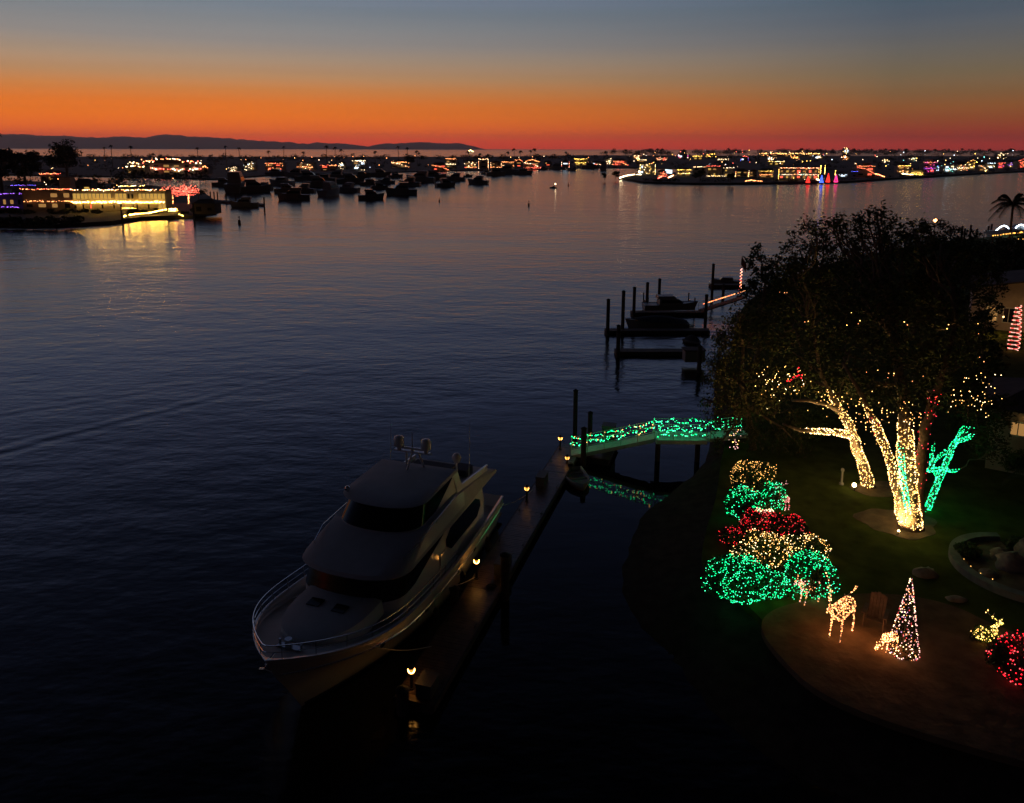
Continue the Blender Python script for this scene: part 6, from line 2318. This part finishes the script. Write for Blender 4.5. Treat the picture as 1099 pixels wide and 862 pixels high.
# ---- moored boats
GM = 'boats moored in the harbour'
MB_ = [
    (254, 206, 22, 'fly', 100, 'dark high flybridge boat moored close behind another, far left'), (272, 206.5, 30, 'fly', 20, 'biggest dark flybridge boat at the far left mooring'),
    (263, 222.5, 24, 'cruiser', 190, 'dark cruiser lying along the far left finger dock'), (303, 199, 23, 'runabout', 170, 'low dark boat behind the wide cruiser, left moorings'),
    (316, 214.5, 28, 'fly', 192, 'wide dark cruiser nearest the camera in the left moorings'), (341, 200.5, 26, 'cruiser', 12, 'long dark cruiser behind the lone stern-on boat'),
    (355, 210, 18, 'cruiser', 75, 'dark cruiser moored end on, narrow and tall'), (374, 206, 22, 'cruiser', 160, 'dark cruiser moored right of the narrow end on boat'),
    (397, 199, 18, 'runabout', 10, 'low dark boat behind the second nearest mooring'), (398, 214, 23, 'fly', 15, 'dark flybridge boat moored just left of the largest near one'),
    (415, 197, 15, 'cruiser', 170, 'small dark cruiser behind the two near flybridge boats'), (424, 191, 14, 'runabout', 20, 'tiny dark boat under the orange slanting lights'),
    (431, 209, 28, 'fly', 200, 'large dark flybridge boat at the centre of the moorings'), (452, 195.5, 26, 'cruiser', 170, 'long dark cruiser below the centre treeline'),
    (478, 200.5, 19, 'fly', 30, 'dark flybridge boat alone right of the centre moorings'), (502, 190, 8, 'runabout', 0, 'tiny dark boat beneath the bright golden house'),
    (513.5, 197.5, 19, 'cruiser', 165, 'dark cruiser right of centre, bow to the left'), (522, 187, 10, 'cruiser', 10, 'small dark boat below the framed house'),
    (544, 186.5, 22, 'fly', 175, 'broad dark boat below the golden orange house'), (561, 187.5, 16, 'runabout', 0, 'two tone low boat drawn out flat on the water by the channel'),
    (583, 182.5, 9, 'cruiser', 20, 'small dark boat under the long red water line'), (598, 182, 16, 'cruiser', 170, 'dark cruiser under the narrow house with the white column'),
    (615, 183, 10, 'cruiser', 60, 'small dark end on boat under the yellow barred house'), (633, 181, 15, 'runabout', 0, 'low dark boat under the pink and white house'),
    (648, 182.5, 10, 'cruiser', 80, 'small dark end on boat across the channel'), (296, 188.5, 18, 'runabout', 5, 'low dark boat close to the far left shore'),
    (240, 200, 20, 'cruiser', 10, 'dark boat tucked in beside the dark boathouse shore'), (283, 204, 18, 'fly', 165, 'dark boat touching the biggest far left mooring'),
    (308, 207, 22, 'cruiser', 8, 'dark cruiser hull showing just behind the wide nearest one'), (327, 206.5, 20, 'fly', 172, 'dark tall boat between the wide cruiser and the lone end on boat'),
    (331, 194, 24, 'cruiser', 5, 'dark boat in the second mooring row, left of centre'), (348, 195.5, 22, 'runabout', 178, 'low dark boat in the second mooring row behind the end on boat'),
    (376, 197, 24, 'cruiser', 6, 'dark boat in the second row above the right hand pair'), (407, 203, 16, 'cruiser', 20, 'small dark boat in the gap right of the near flybridge boat'),
    (440, 199.5, 20, 'fly', 170, 'dark boat just behind the large centre flybridge boat'), (465, 193, 22, 'cruiser', 8, 'dark boat in the back row right of centre'),
    (489, 194, 18, 'cruiser', 172, 'dark boat in the back row before the orange lit houses'), (532, 188.5, 18, 'fly', 12, 'dark boat before the framed and gabled houses'),
    (318, 190, 20, 'cruiser', 176, 'dark boat in the rear left row before the dense orange lights'), (408, 189.5, 18, 'cruiser', 4, 'dark boat in the rear row near the orange slanting lights'),
    (362, 192, 20, 'cruiser', 175, 'dark boat half hidden behind the middle moorings'), (388, 190.5, 16, 'runabout', 8, 'low dark boat near the shore behind the moorings'),
]
for (x, y, wp, sty, a, lb) in MB_:
    boat(lb, x, y, wp * 1.24, sty, R(a), GM, 0, .13)
p = at(594, 202, 0)
boat('small motor boat under way alone in mid harbour with a lit stern', 594, 202, 8, 'cruiser', R(175), None)
q = MB(); q.octa((0, 0, 0), .45); o = q.build('stern_light', F_WHITE, [c for c in bpy.data.objects if c.get('label', '').startswith('small motor boat under way')][0]); o.location = (-1.2, 0, 2.6)
for (x, y, h, lb) in ((257, 240.5, 9, 'dark buoy marker off the left point'), (567.5, 221, 6, 'small dark buoy marker in the middle of the harbour'), (471.5, 216.5, 4.5, 'tiny dark buoy marker right of the moored boats'), (610, 199.5, 4, 'tiny dark buoy marker right of the moving motor boat')):
    p = at(x, y, 0)
    hm_ = metres(h, p)
    t = thing('buoy', lb, 'buoy', p, 0, 'channel buoys')
    o = MB(); o.tube([(0, 0, -.4), (0, 0, 0), (0, 0, hm_ * .45), (0, 0, hm_ * .5)], [hm_ * .16, hm_ * .17, hm_ * .15, hm_ * .06], 10); o.build('float', M_PILE, t)
    o = MB(); o.tube([(0, 0, hm_ * .5), (0, 0, hm_ * .85), (0, 0, hm_)], [.08, .08, .02], 6); o.ball((0, 0, hm_ * .82), hm_ * .1, 8, 6); o.build('topmark', M_PILE, t)

# ---- far trees as one dark mass, single trees and palms
def clumps(mb, x, y, hpx, wpx, n, rnd, size=None, z=FZ):
    c = at(x, y, z)
    h, w_ = metres(hpx, c), metres(wpx, c)
    s = size or max(.5, h * .17)
    for _ in range(n):
        d = Vector((rnd.gauss(0, 1), rnd.gauss(0, 1), rnd.gauss(0, 1))).normalized() * rnd.uniform(.4, 1.05)
        mb.leaf(c + Vector((d.x * w_ * .5, d.y * w_ * .5, h * .52 + d.z * h * .5)), s * rnd.uniform(.7, 1.5), rnd)


fm = MB()
for i in range(760):
    x = rf.uniform(-40, 1150)
    if x < 640:
        y0 = rf.choice((rf.uniform(170, 173), rf.uniform(174, 184)))
        hp = rf.uniform(1.6, 4.6)
        y0 = max(y0, 168.4 + hp * .5)
        if rf.random() < .3:
            hp = rf.uniform(3.5, 5.5); y0 = rf.uniform(169.8, 171.5)
    else:
        y0 = rf.uniform(164.5, 185 if x < 1000 else 178)
        hp = rf.uniform(1.6, 4.8) if y0 > 168 else rf.uniform(2.4, 4.8)
    clumps(fm, x, y0, hp, rf.uniform(5, 13), 46, rf)
for i in range(190):
    x = rf.uniform(655, 1150)
    clumps(fm, x, rf.uniform(163.6, 166), rf.uniform(2.4, 4.8), rf.uniform(5, 12), 64, rf)
for i in range(70):
    x = rf.uniform(690, 1100)
    y0 = 195.5 if 700 < x < 900 else 194 - (x - 900) * .055 if x > 900 else 194.5
    clumps(fm, x, y0, rf.uniform(2.0, 5.0), rf.uniform(5, 14), 30, rf)
for i in range(90):
    x = rf.uniform(-30, 222)
    y0 = rf.uniform(190, 206) if x < 130 else rf.uniform(190, 199)
    clumps(fm, x, y0, rf.uniform(4, 10), rf.uniform(8, 20), 40, rf)
for i in range(46):
    x = rf.uniform(-20, 226)
    clumps(fm, x, rf.uniform(227, 230) if x < 205 else rf.uniform(224, 228), rf.uniform(2, 4.5), rf.uniform(5, 12), 40, rf)
for i in range(44):
    x = rf.uniform(-30, 84)
    clumps(fm, x, 241.5 - max(0, x - 70) * .07, rf.uniform(4, 10), rf.uniform(8, 18), 60, rf)
o = fm.build('trees', M_LEAFD)
tag(o, 'dark mass of garden trees and hedges between the houses on the far shores', 'trees', kind='stuff')


def far_tree(label, x, yb, yt, wpx, lob=9, n=90, sz=None, name='broad_tree'):
    c = at(x, yb, FZ)
    h = at_y(x, yt, c.y).z - FZ
    w_ = metres(wpx, c)
    t = thing(name, label, 'tree', c)
    o = MB()
    o.tube([(0, 0, 0), (w_ * .02, 0, h * .35), (0, 0, h * .7)], [h * .035, h * .025, h * .012], 7)
    f = MB()
    for k in range(lob):
        a = rf.uniform(0, 6.28)
        cx_, cz_ = math.cos(a) * w_ * .33 * rf.random() ** .5, h * rf.uniform(.42, .86)
        cy_ = math.sin(a) * w_ * .3
        o.tube([(0, 0, h * .4), (cx_ * .6, cy_ * .6, cz_ * .8), (cx_, cy_, cz_)], [h * .014, h * .01, h * .004], 5)
        rr = w_ * rf.uniform(.13, .2)
        for _ in range(n):
            d = Vector((rf.gauss(0, 1), rf.gauss(0, 1), rf.gauss(0, 1))).normalized() * rf.uniform(.3, 1.1)
            f.leaf((cx_ + d.x * rr, cy_ + d.y * rr, cz_ + d.z * rr * .75), (sz or h * .022) * rf.uniform(.7, 1.4), rf)
    o.build('trunk', M_BARK, t)
    f.build('crown', M_LEAFD, t)


far_tree('tall airy dark tree standing out against the sea on the left', 73, 202, 145.5, 46, 20, 150, .75)
far_tree('dark rounded tree at the left edge below the ridge', 28, 210, 158, 40, 14, 130, .8)
far_tree('dark bulky tree cut by the left picture edge', 3, 214, 154, 44, 14, 130, .8)
far_tree('low dark tree right behind the two red lit trees', 213, 214, 200, 22, 9, 70, .4)
far_tree('dark treetop rising at the centre of the far shoreline', 440, 181, 166.3, 14, 8, 40, 1.0)
far_tree('round dark tree alone at the left end of the right point', 649, 193.5, 185.2, 8, 7, 40, .7)
far_tree('larger round dark tree beside it on the tip of the right point', 660.5, 192.5, 182.8, 11, 8, 50, .7)
far_tree('dark tree between the red house and the flat roofed one', 751, 196, 182, 18, 9, 50, .7)
far_tree('dark tree left of the long low orange house', 783, 197, 186, 14, 8, 50, .7)
for (x, yt, lb) in ((850, 178, None),):
    pass
palm('palm_tree', 'palm cut by the left picture edge above the dark trees', Vector((at(2, 205, FZ).x, at(2, 205, FZ).y, FZ)), at_y(2, 143, at(2, 205, FZ).y).z - FZ, metres(7, at(2, 205, FZ)), 16, rf, detail=False)
PM = [(113, 159, 178), (121, 157, 180), (142, 158, 180), (213, 159.5, 180), (243, 157.5, 179), (258, 159.5, 179), (289, 163, 179), (305, 158, 178), (326, 164, 179), (351, 157.5, 179), (360, 159, 179), (367, 161.5, 178),
      (403, 163.5, 178), (428, 158, 178), (437, 159.5, 178), (448, 163, 178), (450, 165, 178), (502, 163.5, 177), (516, 166, 177), (524, 166.5, 176), (545, 164, 175), (552, 160.8, 175), (559, 163, 176), (569, 162.5, 175),
      (573, 160.8, 175), (607, 164, 175), (166, 166, 180), (650, 163.6, 172), (671, 161.5, 170), (705, 160.6, 169), (711, 161, 169), (734, 161.8, 169), (781, 160.2, 168), (860, 160.5, 168), (880, 161.2, 169), (893, 161.2, 169), (916, 160.5, 168),
      (935, 161, 168), (950, 160.6, 168), (972, 161, 168), (1003, 161.2, 168), (1032, 160.4, 168), (1061, 161, 168), (1084, 160.6, 168)]
rpl = random.Random(8)
near_lbl = {113: 'palm above the left point, shortest of the first pair', 121: 'palm above the left point, taller of the first pair', 142: 'palm left of the clubhouse against the sea', 213: 'palm right of the clubhouse against the island ridge', 243: 'tall palm standing over the far left moorings', 258: 'palm just right of the tall one over the left moorings'}
for (x, yt, yb) in PM:
    c = at(x, yb, FZ)
    h = at_y(x, yt, c.y).z - FZ
    lb = near_lbl.get(x) or ('thin dark palm on the far skyline against the sea' if x < 640 else 'thin dark palm on the right skyline against the red sky')
    palm('palm_tree', lb, c, h, metres(rpl.uniform(2.4, 3.3), c), 16, rpl, 'palms along the far skyline', detail=False, lean=rpl.uniform(-.05, .05))

# the lit boat at the upper right behind the palm
lbp = at_y(1096, 255, 205)
lbt = thing('moored_boat', 'boat strung with blue white arches and red lights behind the palm at the right edge', 'boat', Vector((lbp.x, 205, 0)), R(175))
boat_mesh(lbt, 17, 5, 1.9, 'cruiser', BM, rbt)
q = MB()
zb = at_y(1062, 248, 205).z
for i in range(40):
    u = i / 39
    q.octa((8.2 - 13 * u, 2.2, 2.4 + 2.6 * abs(math.sin(u * 9.4)) * (.6 + .4 * u)), .22, 0)
for i in range(30):
    q.octa((-1.5 - 3.2 * rf.random(), 1.6, 5.2 + 3.2 * rf.random()), .24, 1)
for i in range(14):
    q.octa((-2.8 + rf.uniform(-.5, .5), 1.5, 8 + 2.2 * rf.random()), .2, 0)
o = q.build('boat_lights', [F_COOL, F_MAG], lbt); o['kind'] = 'stuff'
lc = at_y(1078, 250, 150)
cp = thing('canopy', 'slanted orange lit canopy roof below the palm', 'canopy', Vector((lc.x, 150, GZ)))
zz = lc.z - GZ
o = MB(); o.add([(-3.0, -1, zz - .5), (3.2, -1, zz + .25), (3.2, 2.0, zz + .55), (-3.0, 2, zz - .2), (-3.0, -1, zz - .35), (3.2, -1, zz + .4), (3.2, 2.0, zz + .7), (-3.0, 2, zz - .05)],
                [(3, 2, 1, 0), (4, 5, 6, 7), (0, 1, 5, 4), (1, 2, 6, 5), (2, 3, 7, 6), (3, 0, 4, 7)]); o.build('roof', mat('canopy_cloth', (.6, .5, .35), .8), cp)
for (x, y) in ((-2.8, -.9), (3.0, -.9), (-2.8, 1.9), (3.0, 1.9)):
    o = MB(); o.tube([(x, y, 0), (x, y, zz - .3)], .08, 6); o.build('post', M_PILE, cp)
q = MB(); bulb_line(q, [(-3.0, -1.1, zz - .45), (3.2, -1.1, zz + .32)], .22, .14, 0, rf, .04); bulb_line(q, [(1.8, -1.1, zz - 1.1), (6.5, -1.1, zz - 1.1)], .3, .1, 0, rf, .02)
o = q.build('canopy_lights', [glow('canopy_amber', (1, .45, .08), 4)], cp); o['kind'] = 'stuff'
street_lamp('pale lamp glowing above the dark treetops right of the great tree', 1001, 262, 238, F_ORNG, .55)
